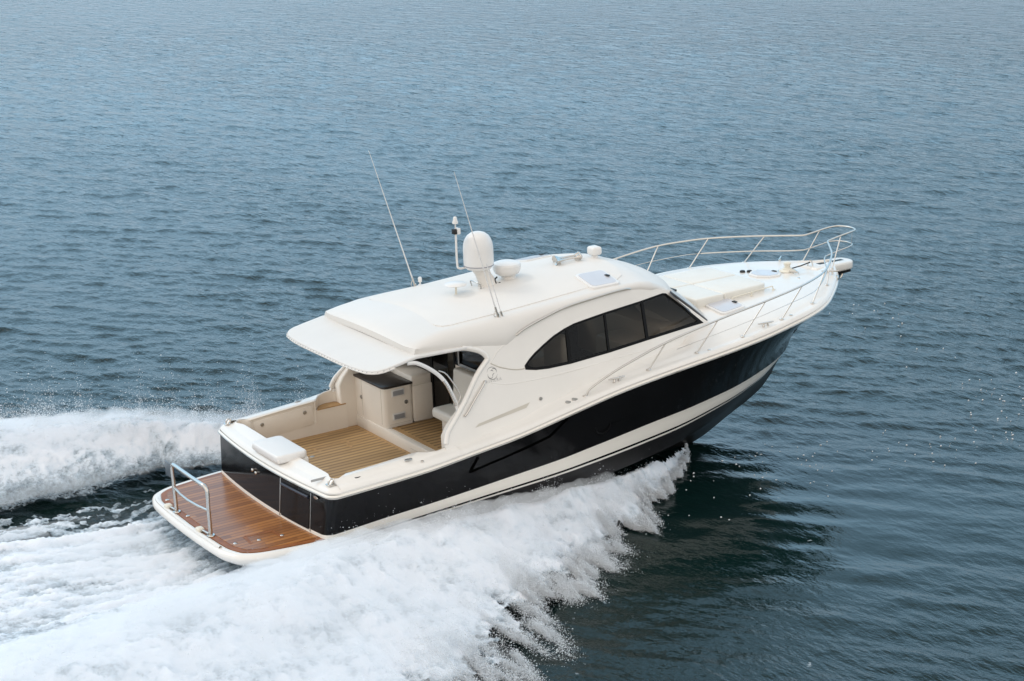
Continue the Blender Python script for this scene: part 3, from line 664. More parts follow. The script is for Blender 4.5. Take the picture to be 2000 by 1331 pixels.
for t in np.linspace(0, 1, 15)[1:]:
    col = []
    for k, (y0, z0) in enumerate(base_r):
        w_ = y0/base_r[-2][0]; y = y0*(1-.06*t)
        x = 7.1+(xf(y)-7.1)*t; zz = znose(t)/3.05; zcen_t = znose(t)
        zed = ez(min(x, 7.46)); zn = zcen_t-(3.05-base_r[0][1])*0
        frac = (base_r[0][1]-z0)/(base_r[0][1]-base_r[-2][1])
        zlow = 2.755-(.10)*t if t < .9 else 2.665-(t-.9)*1.2
        zlow = 2.76-.13*t; zlow = min(zlow, zcen_t)
        col.append((x, y, zcen_t+(zlow-zcen_t)*frac*max(0, 1-.0*t) if zcen_t > zlow else zcen_t))
    cols.append(col)
tip = [(x-.10, y*.98, z-.07) for x, y, z in cols[-1]]; cols.append([(x-.03, y, z-.04) for x, y, z in cols[-1]]); cols.append(tip)
for s in (-1, 1): rf.grid([[(x, s*y, z) for x, y, z in c] for c in cols], 0, flip=(s < 0))
rf.grid([[(x, -y, z) for x, y, z in tip][::-1]+[(x, y, z) for x, y, z in tip][1:], [(7.6, -y*.9, 2.58) for x, y, z in tip][::-1]+[(7.6, y*.9, 2.58) for x, y, z in tip][1:]], 0)
hardtop = rf.build('hardtop', root, ROOFW, 38)
g = MB(); slab(g, [(2.3,-1.45),(4.0,-1.5),(5.5,-1.42),(7.7,-1.2),(7.7,1.2),(5.5,1.42),(4.0,1.5),(2.3,1.45)], lambda x, y: 2.44+.02*x, .02); g.build('headliner', hardtop, LINER, 40)
# raised non-skid panel on the roof
pan = [(2.88,-1.12),(2.95,-1.22),(3.1,-1.26),(4.2,-1.24),(5.6,-1.22),(6.5,-1.18),(6.72,-1.05),(6.86,-.7),(6.93,-.3),(6.95,0)]
pan = pan+[(x, -y) for x, y in pan[::-1][1:]]
g = MB(); slab(g, pan, lambda x, y: roofz(x, y)+.011, .03, 0, step=.22); g.build('nonskid_panel', hardtop, PANEL, 40)
# long grab rails in the roof groove
for s in (-1, 1):
    P = smooth_path([(x, s*(fcab(x, z)+.01), z-.004) for x, z in eave[5:12]], 6)[3:]
    g = MB(); g.tube(P[1:], .009, 8); g.build('roof_groove', hardtop, SHADE, 60)
    g = MB(); P2 = [(x, s*(abs(y)+.035), z+.03) for x, y, z in P[2:-2]]; g.tube([P[0]]+P2+[P[-1]], .014, 8); g.build('roof_handrail', hardtop, ALLOY, 60)
# hatches
def hatch(name, par, pts, zf, th=.035, lens_in=.06):
    g = MB(); slab(g, pts, lambda x, y: zf(x, y)+th, th+.02); h = bevelled(g, .012).build(name, root, PLASTIC, 40)
    cx = sum(p[0] for p in pts)/len(pts); cy = sum(p[1] for p in pts)/len(pts)
    P = [(cx+(x-cx)*(1-lens_in*2.6), cy+(y-cy)*(1-lens_in*2.6)) for x, y in pts]
    g = MB(); slab(g, P, lambda x, y: zf(x, y)+th+.006, .012); g.build('hatch_lens', h, LENS, 40)
    g = MB(); a = max(P, key=lambda p: p[0]-p[1]*.2); g.box((a[0]-.06, cy-.05, zf(a[0], cy)+th+.004), (a[0]-.0, cy+.05, zf(a[0], cy)+th+.022), 0, .006); g.build('hatch_catch', h, RUB, 40)
    return h
for s in (-1, 1): hatch('roof_hatch', hardtop, rrect(6.21, s*1.06-s*.03, .60, .60, .09, .05*s), roofz)
# awning over the cockpit
awo = []
for y in np.linspace(-1.40, 1.40, 25): awo.append((1.325+.085*(abs(y)/1.4)**4, y))
crn = [(1.46,1.50),(1.53,1.575),(1.63,1.615),(1.80,1.625)]
awo = [(x, -y) for x, y in crn[::-1]]+awo+crn
awo += [(2.2,1.63),(2.7,1.635),(3.1,1.62),(3.3,1.58)]; awo = [(3.3,-1.58),(3.1,-1.62),(2.7,-1.635),(2.2,-1.63)]+awo
def awz(x, y): return min(2.385+(x-1.4)*.175, 2.53-.04*max(0, x-2.3))+.02*(1-(min(abs(y), 1.6)/1.6)**2)
g = MB(); slab(g, awo, awz, .05, 0, step=.2); aw = bevelled(g, .018, 3, 50).build('awning', root, CANVAS, 50)
edge = [p for p in awo if p[0] < 2.05]
g = MB(); g.tube([(x-.004 if abs(y) < 1.5 else x, y*1.004, awz(x, y)-.045) for x, y in edge], .017, 8); g.build('edge_track', aw, ROOFW, 60)
for x, y, z in resample([(x-.012 if abs(y) < 1.5 else x, y*1.008, awz(x, y)-.028) for x, y in edge], 40): g = MB(); g.lathe([(0,-.006),(.008,-.004),(.008,.004),(0,.007)], (x, y, z), (-1, 0, .3) if abs(y) < 1.5 else (0, np.sign(y), .3), 8); g.build('snap_stud', aw, DULL, 50)
for s in (-1, 1):
    g = MB(); P = smooth_path([(2.05,s*1.60,2.43),(2.22,s*1.62,2.40),(2.49,s*1.66,2.22),(2.67,s*1.70,2.01),(2.79,s*1.745,1.72),(2.83,s*1.77,1.56),(2.86,s*1.80,1.40)], 6)
    g.tube(P, .034, 10); pole = g.build('awning_strut', root, PLASTIC, 60)
    g = MB(); g.tube([Vector(p)+Vector((-.02, s*.022, 0)) for p in P[-20:-8]], .024, 8); g.tube(smooth_path([P[-24]+np.array((.05,0,.03)), P[-22]+np.array((.13,0,0)), P[-14]+np.array((.13,0,.02)), P[-11]+np.array((.06,0,0)), P[-9]], 4), .012, 8); g.lathe([(0,-.02),(.03,-.02),(.03,.03),(0,.03)], P[-1], (0,s,0), 12); g.build('strut_fitting', pole, STEEL, 60)

# ---- roof equipment
g = MB(); g.lathe([(0,3.30),(.21,3.30),(.235,3.325),(.24,3.36),(.257,3.37),(.262,3.40),(.262,3.66),(.253,3.74),(.226,3.82),(.186,3.88),(.125,3.925),(.063,3.945),(0,3.95)], (4.45,0,0), (0,0,1), 36)
dome = g.build('satellite_dome', root, PLASTIC, 50)
g = MB(); g.tube([(4.45+.256*math.cos(a),.256*math.sin(a),3.362) for a in np.linspace(0,2*math.pi,37)[:-1]], .008, 6, closed=True); g.build('dome_seam', dome, mat('seam_grey', (.30,.30,.34), .5), 60)
g = MB(); rowsp = []
for z, cx, lx, ly in ((2.95,4.62,.20,.13),(3.05,4.60,.17,.11),(3.2,4.52,.15,.10),(3.30,4.47,.17,.13),(3.315,4.46,.2,.2)): rowsp.append([(cx+lx*math.cos(a), ly*math.sin(a), z) for a in np.linspace(0,2*math.pi,25)[:-1]])
g.grid(rowsp, 0, close=True); g.build('dome_pedestal', dome, ROOFW, 50)
g = MB(); g.tube(smooth_path([(4.40,.17,roofz(4.4,.17)),(4.38,.17,3.06),(4.38,-.12,3.04),(4.40,-.12,roofz(4.4,-.12))],4), .012, 6); g.build('pedestal_loop', dome, DULL, 50)
g = MB(); g.lathe([(0,3.09),(.15,3.09),(.212,3.13),(.243,3.19),(.248,3.25),(.245,3.252),(.245,3.262),(.25,3.265),(.238,3.30),(.177,3.325),(0,3.335)], (5.02,0,0), (0,0,1), 36); radar = g.build('radar', root, PLASTIC, 40)
g = MB(); g.lathe([(0,2.95),(.15,2.95),(.12,3.09),(0,3.09)], (5.05,0,0), (0,0,1), 20); g.build('radar_foot', radar, ROOFW, 50)
g = MB(); g.tube(smooth_path([(4.78,-.05,3.10),(4.72,-.07,3.06),(4.74,-.1,2.99),(4.80,-.12,roofz(4.8,.1)+.01)],4), .014, 6); g.build('radar_cable', radar, RUB, 50)
# anchor-light mast
g = MB(); g.tube(smooth_path([(4.25,.12,3.32),(4.13,.12,3.33),(4.09,.12,3.42),(4.09,.12,3.94)],5), .019, 10); mast = g.build('light_mast', root, PLASTIC, 60)
g = MB(); g.box((4.03,.07,3.94),(4.09,.16,4.03),0,.008); g.build('stern_light', mast, RUB, 40)
g = MB(); g.box((4.095,.06,3.935),(4.155,.17,4.04),0,.008); g.build('steaming_light', mast, PLASTIC, 40)
g = MB(); g.tube([(4.09,.12,4.03),(4.09,.12,4.12)], .012, 8); g.lathe([(0,4.12),(.05,4.12),(.052,4.15),(.036,4.18),(.034,4.22),(.02,4.24),(0,4.245)], (4.09,.12,0), (0,0,1), 18); g.build('anchor_light', mast, PLASTIC, 50)
# disc antenna
g = MB(); zr = roofz(3.97,0); g.lathe([(0,zr+.165),(.185,zr+.17),(.198,zr+.18),(.185,zr+.195),(0,zr+.21)], (3.97,0,0), (0,0,1), 32); gps = g.build('disc_antenna', root, PLASTIC, 50)
g = MB(); g.lathe([(0,zr),(.04,zr),(.038,zr+.012),(.018,zr+.016),(.018,zr+.168),(0,zr+.168)], (3.97,0,0), (0,0,1), 14); g.build('antenna_stem', gps, PAD, 50)
# whip antennas
def whip(s, tip, base):
    b, t = Vector(base), Vector(tip); d = (t-b)
    g = MB(); P = [b+d*k for k in (.06,.25,.5,.75,1)]; g.tube(P, [.013,.011,.009,.006,.004], 6); a = g.build('whip_antenna', root, PLASTIC, 60)
    g = MB(); g.tube([b, b+d*.075], .02, 8); g.lathe([(0,0),(.045,0),(.042,.014),(.02,.02),(.02,.07),(0,.07)], b, (0,0,1), 12); g.tube(smooth_path([b+d*.06, b+Vector((-.07,0,.10)), b+Vector((-.08,0,.04)), b+Vector((-.02,0,.01))],4), .006, 6); g.build('antenna_mount', a, STEEL, 60)
    return a
whip(1, (3.17,1.35,5.34), (3.94,1.35,roofz(3.94,1.35)-.02)); whip(-1, (3.23,-1.35,5.33), (3.95,-1.35,roofz(3.95,-1.35)-.02))
g = MB(); b, t = Vector((4.03,-1.35,roofz(4,1.35)-.02)), Vector((3.76,-1.35,3.75)); g.tube([b, (b*.9+t*.1)], .02, 8, 1); g.lathe([(0,0),(.04,0),(.04,.015),(0,.02)], b, (0,0,1), 12, 1); g.tube([(b*.9+t*.1), t], .007, 6, 0); g.build('short_whip', root, [PLASTIC, STEEL], 60)
g = MB(); b = Vector((4.03,1.33,roofz(4,1.33))); g.lathe([(0,0),(.04,0),(.038,.012),(.016,.016),(.016,.06),(.035,.065),(.036,.13),(.025,.15),(0,.152)], b, (0,0,1), 16); g.build('gps_antenna', root, PLASTIC, 50)
# trumpet horn
g = MB()
for y in (-.05, .09):
    z = roofz(6.3, 0)+.075; L_ = .0 if y < 0 else .07
    g.lathe([(0,0),(.035,0),(.07,-.02),(.055,.03),(.03,.09),(.018,.2),(.016,.42),(.03,.44),(.045,.46),(.045,.5),(.03,.52),(0,.52)], (6.03+L_, y, z), (1,0,0), 16)
    for x in (6.12+L_, 6.46+L_): g.tube([(x, y, z), (x, y, z-.075)], .014, 6)
    g.lathe([(0,0),(.05,0),(.06,.02),(.045,.05),(0,.05)], (6.52+L_, y, z), (1,0,0), 14)
g.build('trumpet_horn', root, STEEL, 50)
g = MB(); z = zcen(6.9); g.lathe([(0,z-.02),(.075,z-.02),(.07,z+.03),(.05,z+.06),(0,z+.06)], (6.9,0,0), (0,0,1), 20); sl = g.build('searchlight', root, PLASTIC, 50)
g = MB(); g.box((6.80,-.115,z+.055),(7.0,.115,z+.21),0,.045,4); g.build('lamp_head', sl, PLASTIC, 50)
g = MB(); g.box((6.985,-.08,z+.09),(7.005,.08,z+.18),0,.01); g.build('lamp_glass', sl, STEEL, 50)

# ---- foredeck
for s in (-1, 1):
    hatch('deck_hatch', deck, rrect(8.98, s*1.16 if False else s*1.13, .60, .52, .10, -.08*s), deckz)
oc = [(10.95+.34*math.cos(R(22.5+45*k)), .30*math.sin(R(22.5+45*k))) for k in range(8)]
hatch('deck_hatch', deck, [(x-.02, y-.0) for x, y in oc], deckz)
# bow rail
rl = [(5.12,2.12,None),(5.14,2.14,1.40),(5.22,2.155,1.50),(5.59,2.17,1.66),(6.02,2.18,1.80),(6.79,2.185,2.00),(7.93,2.20,2.20),(9.02,2.20,2.345),(9.9,2.13,2.45),(10.55,1.92,2.50),(10.95,1.69,2.53),(11.35,1.36,2.555),(11.74,.98,2.575),(12.05,.58,2.60),(12.20,.38,2.615),(12.30,.33,2.625),(12.58,.31,2.66),(12.85,.30,2.69),(13.05,.24,2.70),(13.13,.10,2.70),(13.14,0,2.70)]
rl = [(x, y, zsh(x)+.13 if z is None else z) for x, y, z in rl]
hp = smooth_path(rl, 6); path = [(x, -y, z) for x, y, z in hp]+[(x, y, z) for x, y, z in hp[::-1][1:]]
g = MB(); g.tube(path, .0175, 10); brail = g.build('bow_rail', root, ALLOY, 60)
ml = [(x-.06, y-.01, None) for x, y, z in rl[6:16]]
def railz(x): return float(np.interp(x, [p[0] for p in rl], [p[2] for p in rl]))
low_ = [(7.05,2.16,1.83),(8.5,2.18,2.02),(9.4,2.14,2.14),(10.3,1.96,2.21),(10.75,1.72,2.245),(11.5,1.10,2.28),(11.95,.56,2.31),(12.16,.36,2.325),(12.28,.32,2.33),(12.6,.30,2.37),(12.85,.29,2.40),(13.02,.2,2.41),(13.08,0,2.41)]
hp2 = smooth_path(low_, 5); path = [(x, -y, z) for x, y, z in hp2 if x > 10.7]+[(x, y, z) for x, y, z in hp2[::-1][1:] if x > 10.7]
g = MB(); g.tube(path, .013, 8)
for s in (-1, 1): g.tube([(x, s*y, z) for x, y, z in hp2 if x < 10.85], .005, 6)
g.build('mid_rail', brail, ALLOY, 60)
for s in (-1, 1):
    for xb, yb, xt, yt in ((6.45,2.13,6.79,2.185),(7.51,2.13,7.93,2.20),(8.55,2.13,9.02,2.20),(9.55,2.03,9.97,2.11),(10.50,1.80,10.92,1.70),(11.42,1.20,11.76,.96),(12.28,.42,12.62,.30)):
        zb = deckz(xb, yb)-.01; zt = railz(xt)
        g = MB(); g.tube([(xb, s*yb, zb), (xt, s*yt, zt)], .0125, 8); g.lathe([(0,0),(.04,0),(.037,.012),(.02,.018),(0,.018)], (xb, s*yb, zb+.008), (0,0,1), 12); g.build('stanchion', brail, ALLOY, 60)
    g = MB(); g.lathe([(0,0),(.045,0),(.04,.012),(.02,.018),(0,.018)], (5.12, s*2.12, zsh(5.12)+.125), (0,0,1), 12); g.build('rail_foot', brail, ALLOY, 60)
g = MB(); g.tube([(12.98,-.24,2.70),(12.97,-.23,2.40)], .004, 5); g.build('jack_wire', brail, DULL, 60)
# bow pulpit, anchor, windlass and chain
pw = [(12.0,.30),(12.4,.27),(12.8,.24),(13.0,.22),(13.10,.15),(13.13,.06),(13.135,0)]
pw = pw+[(x, -y) for x, y in pw[::-1][1:]]
g = MB(); slab(g, pw, lambda x, y: 2.085-.02*(x-12.3), .17); pul = bevelled(g, .04, 3).build('bow_pulpit', root, WHITE, 50)
g = MB(); slab(g, [(12.3,-.055),(12.95,-.05),(12.95,.05),(12.3,.055)], lambda x, y: 2.088-.02*(x-12.3), .02); g.build('roller_slot', pul, RUB, 40)
g = MB(); slab(g, [(12.62,-.2),(13.02,-.17),(13.02,.17),(12.62,.2)], 1.895, .05); g.build('pulpit_underside', pul, BLACK, 40)
g = MB(); g.tube(smooth_path([(12.85,0,1.93),(12.95,0,1.86),(12.9,0,1.72),(12.6,0,1.66)],4), .03, 8)
for s in (-1, 1): g.add([(12.95,0,1.80),(12.66,s*.19,1.72),(12.42,s*.05,1.60),(12.95,0,1.76),(12.66,s*.18,1.69),(12.42,s*.04,1.57)], [(0,1,2),(3,5,4),(0,3,4,1),(1,4,5,2),(2,5,3,0)])
g.build('anchor', root, STEEL, 40)
g = MB(); z = deckz(11.5, 0); g.lathe([(0,0),(.17,0),(.165,.03),(.12,.045),(.10,.06),(.10,.07),(.06,.08),(.055,.13),(.075,.16),(.075,.185),(.05,.20),(0,.20)], (11.5,0,z), (0,0,1), 24); wl_ = g.build('windlass', root, PAD, 50)
g = MB(); g.lathe([(0,0),(.19,0),(.185,.022),(.0,.024)], (11.5,0,z), (0,0,1), 24); g.tube([(11.42,-.14,z+.05),(11.52,-.27,z+.04),(11.55,-.27,z+.02)], .016, 6); g.build('windlass_plate', wl_, STEEL, 50)
g = MB(); g.tube([(11.56,-.06,z+.07),(11.8,-.05,z+.08),(12.06,-.03,z+.105)], .013, 8); g.build('anchor_chain', wl_, RUB, 60)
g = MB(); g.tube(smooth_path([(12.04,.02,z-.01),(12.06,0,z+.12),(12.12,-.02,z+.12),(12.1,-.07,z)],4), .013, 6); g.build('chain_stopper', wl_, STEEL, 60)
for x, y in ((10.72,.42),(10.83,.34)):
    g = MB(); g.lathe([(0,0),(.052,0),(.052,.03),(.04,.038),(0,.038)], (x, y, deckz(x, y)), (0,0,1), 16); g.build('foot_switch', root, RUB, 50)
def cleat(x, y, ang, z=None):
    z = deckz(x, y) if z is None else z; k = MB()
    for d in (-.05, .05): k.tube([(d,0,0),(d*.8,0,.05)], [.022,.015], 8)
    k.tube(smooth_path([(-.17,0,.062),(-.09,0,.058),(0,0,.056),(.09,0,.058),(.17,0,.062)],3), [.009]+[.016]*11+[.009], 8) if False else k.tube([(-.17,0,.062),(-.13,0,.06),(0,0,.057),(.13,0,.06),(.17,0,.062)], [.008,.015,.018,.015,.008], 8)
    k.xf(Matrix.Translation((x, y, z)) @ Matrix.Rotation(ang, 4, 'Z')); return k.build('cleat', root, STEEL, 60)
for s in (-1, 1): cleat(5.78, s*2.12, 0.02*s); cleat(9.14, s*2.07, -.1*-s); cleat(11.95, s*.72, -.7*-s)
for x, y in ((4.80,-2.08),(4.93,-2.085)):
    g = MB(); g.lathe([(0,0),(.052,0),(.048,.012),(0,.014)], (x, y, zsh(x)+.135), (0,-.2,1), 16); g.build('filler_cap', root, DULL, 50)
for x, y in ((7.75,-2.17),(9.8,-2.0),(1.95,-2.08),(10.2,.6),(11.3,-.55),(11.05,.35)):
    g = MB(); g.lathe([(0,0),(.028,0),(.024,.012),(0,.014)], (x, y, deckz(x, y) if x > 7 else zsh(x)+.15), (0,0,1), 12); g.build('deck_light', root, STEEL, 50)
g = MB(); g.lathe([(0,0),(.05,0),(.045,.03),(.02,.04),(0,.04)], (12.05,-.80,zsh(12)+.07), (.5,-.8,.2), 14); g.build('bow_light', root, STEEL, 50)

# ---- sun pad on the foredeck (loose cushions)
sp = bpy.data.objects.new('sun_pad', None); scn.collection.objects.link(sp)
_M = Matrix.Rotation(-TRIM, 4, 'Y'); sp.location = _M @ Vector((8.5, 0, 2.08)); sp.rotation_euler = (0, -TRIM, 0)
tag(sp, 'cream padded sun cushion laid on the foredeck ahead of the windscreen', 'sun pad')
def padpart(name, P, th, mt, zf=.15):
    g = MB(); slab(g, P, lambda x, y: deckz(x, min(abs(y), .6))*.35+.65*2.10+zf-.03, th)
    g = bevelled(g, .035, 3, 50); g.V = [(x-8.5, y, z-2.08) for x, y, z in g.V]; return g.build(name, sp, mt, 50)
PADM = vary(mat('cream_vinyl', (.75,.725,.665), .45), 2, .03, .006, 7)
for sy in (-1, 1):
    padpart('cushion', [(x, sy*y) for x, y in rrect(8.80,.475,.66,.94,.05)], .2, PADM); padpart('cushion', [(x, sy*y) for x, y in ((9.14,.012),(9.14,.93),(10.15,.87),(10.22,.80),(10.22,.012))], .2, PADM)
# low grab rails beside the pad belong to the boat
for s in (-1, 1):
    g = MB(); P = [(9.25,s*1.0,None),(9.28,s*1.0,.07),(9.75,s*.98,.075),(10.3,s*.93,.075),(10.33,s*.925,None)]
    g.tube([(x, y, deckz(x, y)+(z or 0)) for x, y, z in P], .011, 8); g.tube([(9.75,s*.98,deckz(9.75,.98)),(9.75,s*.98,deckz(9.75,.98)+.075)], .011, 6)
    for x, y in ((9.25,1.0),(9.75,.98),(10.33,.925)): g.lathe([(0,0),(.035,0),(.03,.01),(0,.012)], (x, s*y, deckz(x, y)), (0,0,1), 10)
    g.build('deck_handrail', deck, PAD, 50)

# ---- saloon interior seen through the tinted windows
g = MB(); slab(g, [(3.82,-1.5),(8.0,-1.35),(8.0,1.35),(3.82,1.5)], .78, .05); g.build('cabin_floor', root, CARPET, 40)
g = MB(); g.box((7.35,-1.3,1.0),(8.1,1.3,1.98),0,.08); g.box((6.7,-1.2,1.0),(7.4,-.2,1.75),0,.08); g.build('dashboard', root, LINER, 45)
for (x, y) in ((5.55,-.95),(5.6,.35)):
    g = MB(); g.box((x-.1,y-.3,1.2),(x+.42,y+.3,1.42),0,.06,3); g.box((x-.28,y-.3,1.35),(x-.10,y+.3,2.18),0,.06,3); g.tube([(x+.15,y,.8),(x+.15,y,1.2)], .07, 10); g.build('helm_seat', root, LEATHER, 50)
g = MB(); g.box((4.0,-1.45,.8),(5.0,-.95,1.25),0,.06); g.box((4.0,-1.55,1.2),(5.0,-1.33,1.72),0,.06); g.box((4.3,.75,.8),(6.6,1.35,1.3),0,.06); g.box((4.3,1.2,1.3),(6.6,1.42,1.8),0,.06); g.build('sofa', root, LEATHER, 50)
g = MB(); g.box((3.95,.9,.8),(4.25,1.5,1.75),0,.02); g.build('galley_cabinet', root, WOOD_IN, 40)

# ================================================================== WATER
def lattice(n, seed):
    r = np.random.default_rng(seed); a = r.uniform(0, 2*np.pi, (n, n)); return np.cos(a), np.sin(a)
def perlin(x, y, seed):
    gx, gy = lattice(256, seed); xi = np.floor(x).astype(int); yi = np.floor(y).astype(int); fx, fy = x-xi, y-yi
    u = fx**3*(fx*(fx*6-15)+10); v = fy**3*(fy*(fy*6-15)+10)
    def d(i, j): return gx[(xi+i) % 256, (yi+j) % 256]*(fx-i)+gy[(xi+i) % 256, (yi+j) % 256]*(fy-j)
    a = d(0,0)*(1-u)+d(1,0)*u; b = d(0,1)*(1-u)+d(1,1)*u
    return (a*(1-v)+b*v)*1.5
def fbm(x, y, seed, octs=5, gain=.5, lac=2.03):
    s = np.zeros_like(x); a = 1.; f = 1.
    for k in range(octs): s += a*perlin(x*f+13.7*k, y*f-7.3*k, seed+k); a *= gain; f *= lac
    return s
sstep = lambda a, b, x: (lambda t: t*t*(3-2*t))(np.clip((x-a)/(b-a), 0, 1))
CX, CY = cam.location.x, cam.location.y
r = [4.0]
while r[-1] < 260: r.append(r[-1]+max(.05, r[-1]**2/20000.))
while r[-1] < 9000: r.append(r[-1]*1.12)
r = np.array(r)
az0 = _az; da = np.concatenate([np.arange(-math.pi, -R(23), R(3)), np.arange(-R(23), R(23), .0009), np.arange(R(23), math.pi+.01, R(3))])
A = az0+da
RR, AA = np.meshgrid(r, A, indexing='ij')
X = CX+RR*np.cos(AA); Y = CY+RR*np.sin(AA)
dr = np.gradient(r)[:, None]
lee_g = np.exp(-(((X-7.6)/6.2)**2+((Y+4.3)/5.6)**2)**1.3)
Zw = np.zeros_like(X); DX = np.zeros_like(X); DY = np.zeros_like(X)
wr = np.random.default_rng(21)
NW = 90
lam = np.exp(np.linspace(np.log(.22), np.log(3.2), NW)); wr.shuffle(lam); COMP = []
for L_ in lam:
    th = az0+math.pi-R(14)+wr.normal(0, R(30)); k = 2*math.pi/L_; ph = wr.uniform(0, 2*math.pi)
    amp = .0038*L_**.9*wr.uniform(.5, 1.3)*(1 if L_ < .8 else (.8/L_)**1.0); COMP.append((th, k, ph, amp))
    att = np.clip(L_/(dr*1.5)-.35, 0, 1)*np.exp(-(RR/900)**2)
    ua, ub = X*math.cos(th)+Y*math.sin(th), -X*math.sin(th)+Y*math.cos(th); f1, f2, f3 = wr.uniform(.7, 1.4, 3)
    env = .62+.75*np.clip(.5+.35*(np.sin(ua/(L_*1.1)*f1+ph*3+1.3*np.sin(ub/(L_*2.1)*f3+ph))+np.sin(ub/(L_*.75)*f2+ph*5+1.1*np.sin(ua/(L_*1.7)*f3))), 0, 1)
    env = env*(1-lee_g*(.88 if L_ < .55 else .72 if L_ < .9 else .45))
    p = k*(X*math.cos(th)+Y*math.sin(th))+ph
    Zw += amp*att*env*np.cos(p); s_ = amp*att*env*np.sin(p)*.85; DX -= s_*math.cos(th); DY -= s_*math.sin(th)
def hullside(x): return np.interp(x, [-1.4,0,4,6,7.5,8.6,9.2], [1.95,1.95,1.95,1.80,1.25,.35,0])
_ay = np.abs(Y); wakez = sstep(8.0, 3.0, X)*(1-sstep(.80, .98, _ay/(np.interp(X, [-40,-5,.64,1.86,3.58,5.71,7.64,8.95], [46,12.2,7.1,5.9,4.5,2.95,1.42,.05])+.01)))*np.exp(-np.maximum(-X-8, 0)/14)
XYZ = np.stack([X+DX, Y+DY, ZW+Zw-.30*wakez], -1).reshape(-1, 3)
nr, na = X.shape
I = np.arange(nr*na).reshape(nr, na); q = np.stack([I[:-1,:-1], I[1:,:-1], I[1:,1:], I[:-1,1:]], -1).reshape(-1, 4)
def fastmesh(name, V, F, n=4):
    me = bpy.data.meshes.new(name); me.vertices.add(len(V)); me.vertices.foreach_set('co', np.ascontiguousarray(V, dtype=np.float32).ravel())
    me.loops.add(F.size); me.loops.foreach_set('vertex_index', np.ascontiguousarray(F, dtype=np.int32).ravel())
    me.polygons.add(len(F)); me.polygons.foreach_set('loop_start', np.arange(0, F.size, n, dtype=np.int32))
    me.update(calc_edges=True); me.validate(); me.shade_smooth(); return me
wm = mat('sea_water', (.0028,.0132,.0122), .05, ior=1.333); n, l, b = nodes(wm)
geo = n.new('ShaderNodeNewGeometry')
def wnoise(scale, detail, stretch, rot, rough=.55):
    mp = n.new('ShaderNodeMapping'); mp.inputs['Scale'].default_value = stretch; mp.inputs['Rotation'].default_value = (0, 0, rot)
    l.new(geo.outputs['Position'], mp.inputs[0]); no = n.new('ShaderNodeTexNoise'); no.inputs['Scale'].default_value = scale; no.inputs['Detail'].default_value = detail; no.inputs['Roughness'].default_value = rough
    l.new(mp.outputs[0], no.inputs['Vector']); return no.outputs['Fac']
rot_ = -az0
h1 = wnoise(3.4, 4, (1.5, .7, 1), rot_); h2 = wnoise(11.0, 4, (1.4, .8, 1), rot_+.3)
gust = wnoise(.045, 2, (1.8, .7, 1), rot_+.15)
gr = n.new('ShaderNodeMapRange'); gr.inputs['From Min'].default_value = .35; gr.inputs['From Max'].default_value = .65; gr.inputs['To Min'].default_value = .55; gr.inputs['To Max'].default_value = 1.15; l.new(gust, gr.inputs['Value'])
b1 = n.new('ShaderNodeBump'); b1.inputs['Distance'].default_value = .075; l.new(h1, b1.inputs['Height']); sx = n.new('ShaderNodeSeparateXYZ'); l.new(geo.outputs['Position'], sx.inputs[0])
def mth(op, a, c=None):
    q_ = n.new('ShaderNodeMath'); q_.operation = op
    for i_, v_ in enumerate((a, c)):
        if v_ is None: continue
        if isinstance(v_, (int, float)): q_.inputs[i_].default_value = v_
        else: l.new(v_, q_.inputs[i_])
    return q_.outputs[0]
ex = mth('POWER', mth('MULTIPLY', mth('ADD', sx.outputs[0], -7.6), 1/6.2), 2.); ey = mth('POWER', mth('MULTIPLY', mth('ADD', sx.outputs[1], 4.3), 1/5.6), 2.)
lee = mth('SUBTRACT', 1., mth('MULTIPLY', mth('EXPONENT', mth('MULTIPLY', mth('ADD', ex, ey), -1.)), .88))     # smoother water in the lee of the hull
l.new(mth('MULTIPLY', gr.outputs[0], lee), b1.inputs['Strength'])
b2 = n.new('ShaderNodeBump'); b2.inputs['Distance'].default_value = .022; l.new(mth('MULTIPLY', lee, .8), b2.inputs['Strength']); l.new(h2, b2.inputs['Height']); cd_ = n.new('ShaderNodeCameraData') if False else None
h3 = wnoise(1.0, 3, (1.7, .6, 1), rot_-.2, .6); b3 = n.new('ShaderNodeBump'); b3.inputs['Distance'].default_value = .42; l.new(h3, b3.inputs['Height'])
dd = mth('POWER', mth('ADD', mth('POWER', mth('ADD', sx.outputs[0], 11.6), 2.), mth('POWER', mth('ADD', sx.outputs[1], 25.2), 2.)), .5)
d3 = n.new('ShaderNodeMapRange'); d3.inputs['From Min'].default_value = 45; d3.inputs['From Max'].default_value = 120; d3.inputs['To Max'].default_value = 1.0; l.new(dd, d3.inputs['Value']); l.new(d3.outputs[0], b3.inputs['Strength'])
l.new(b3.outputs[0], b1.inputs['Normal']); l.new(b1.outputs[0], b2.inputs['Normal']); l.new(b2.outputs[0], b.inputs['Normal'])
water = link('water', fastmesh('water', XYZ, q), None, [wm], 'structure', None)

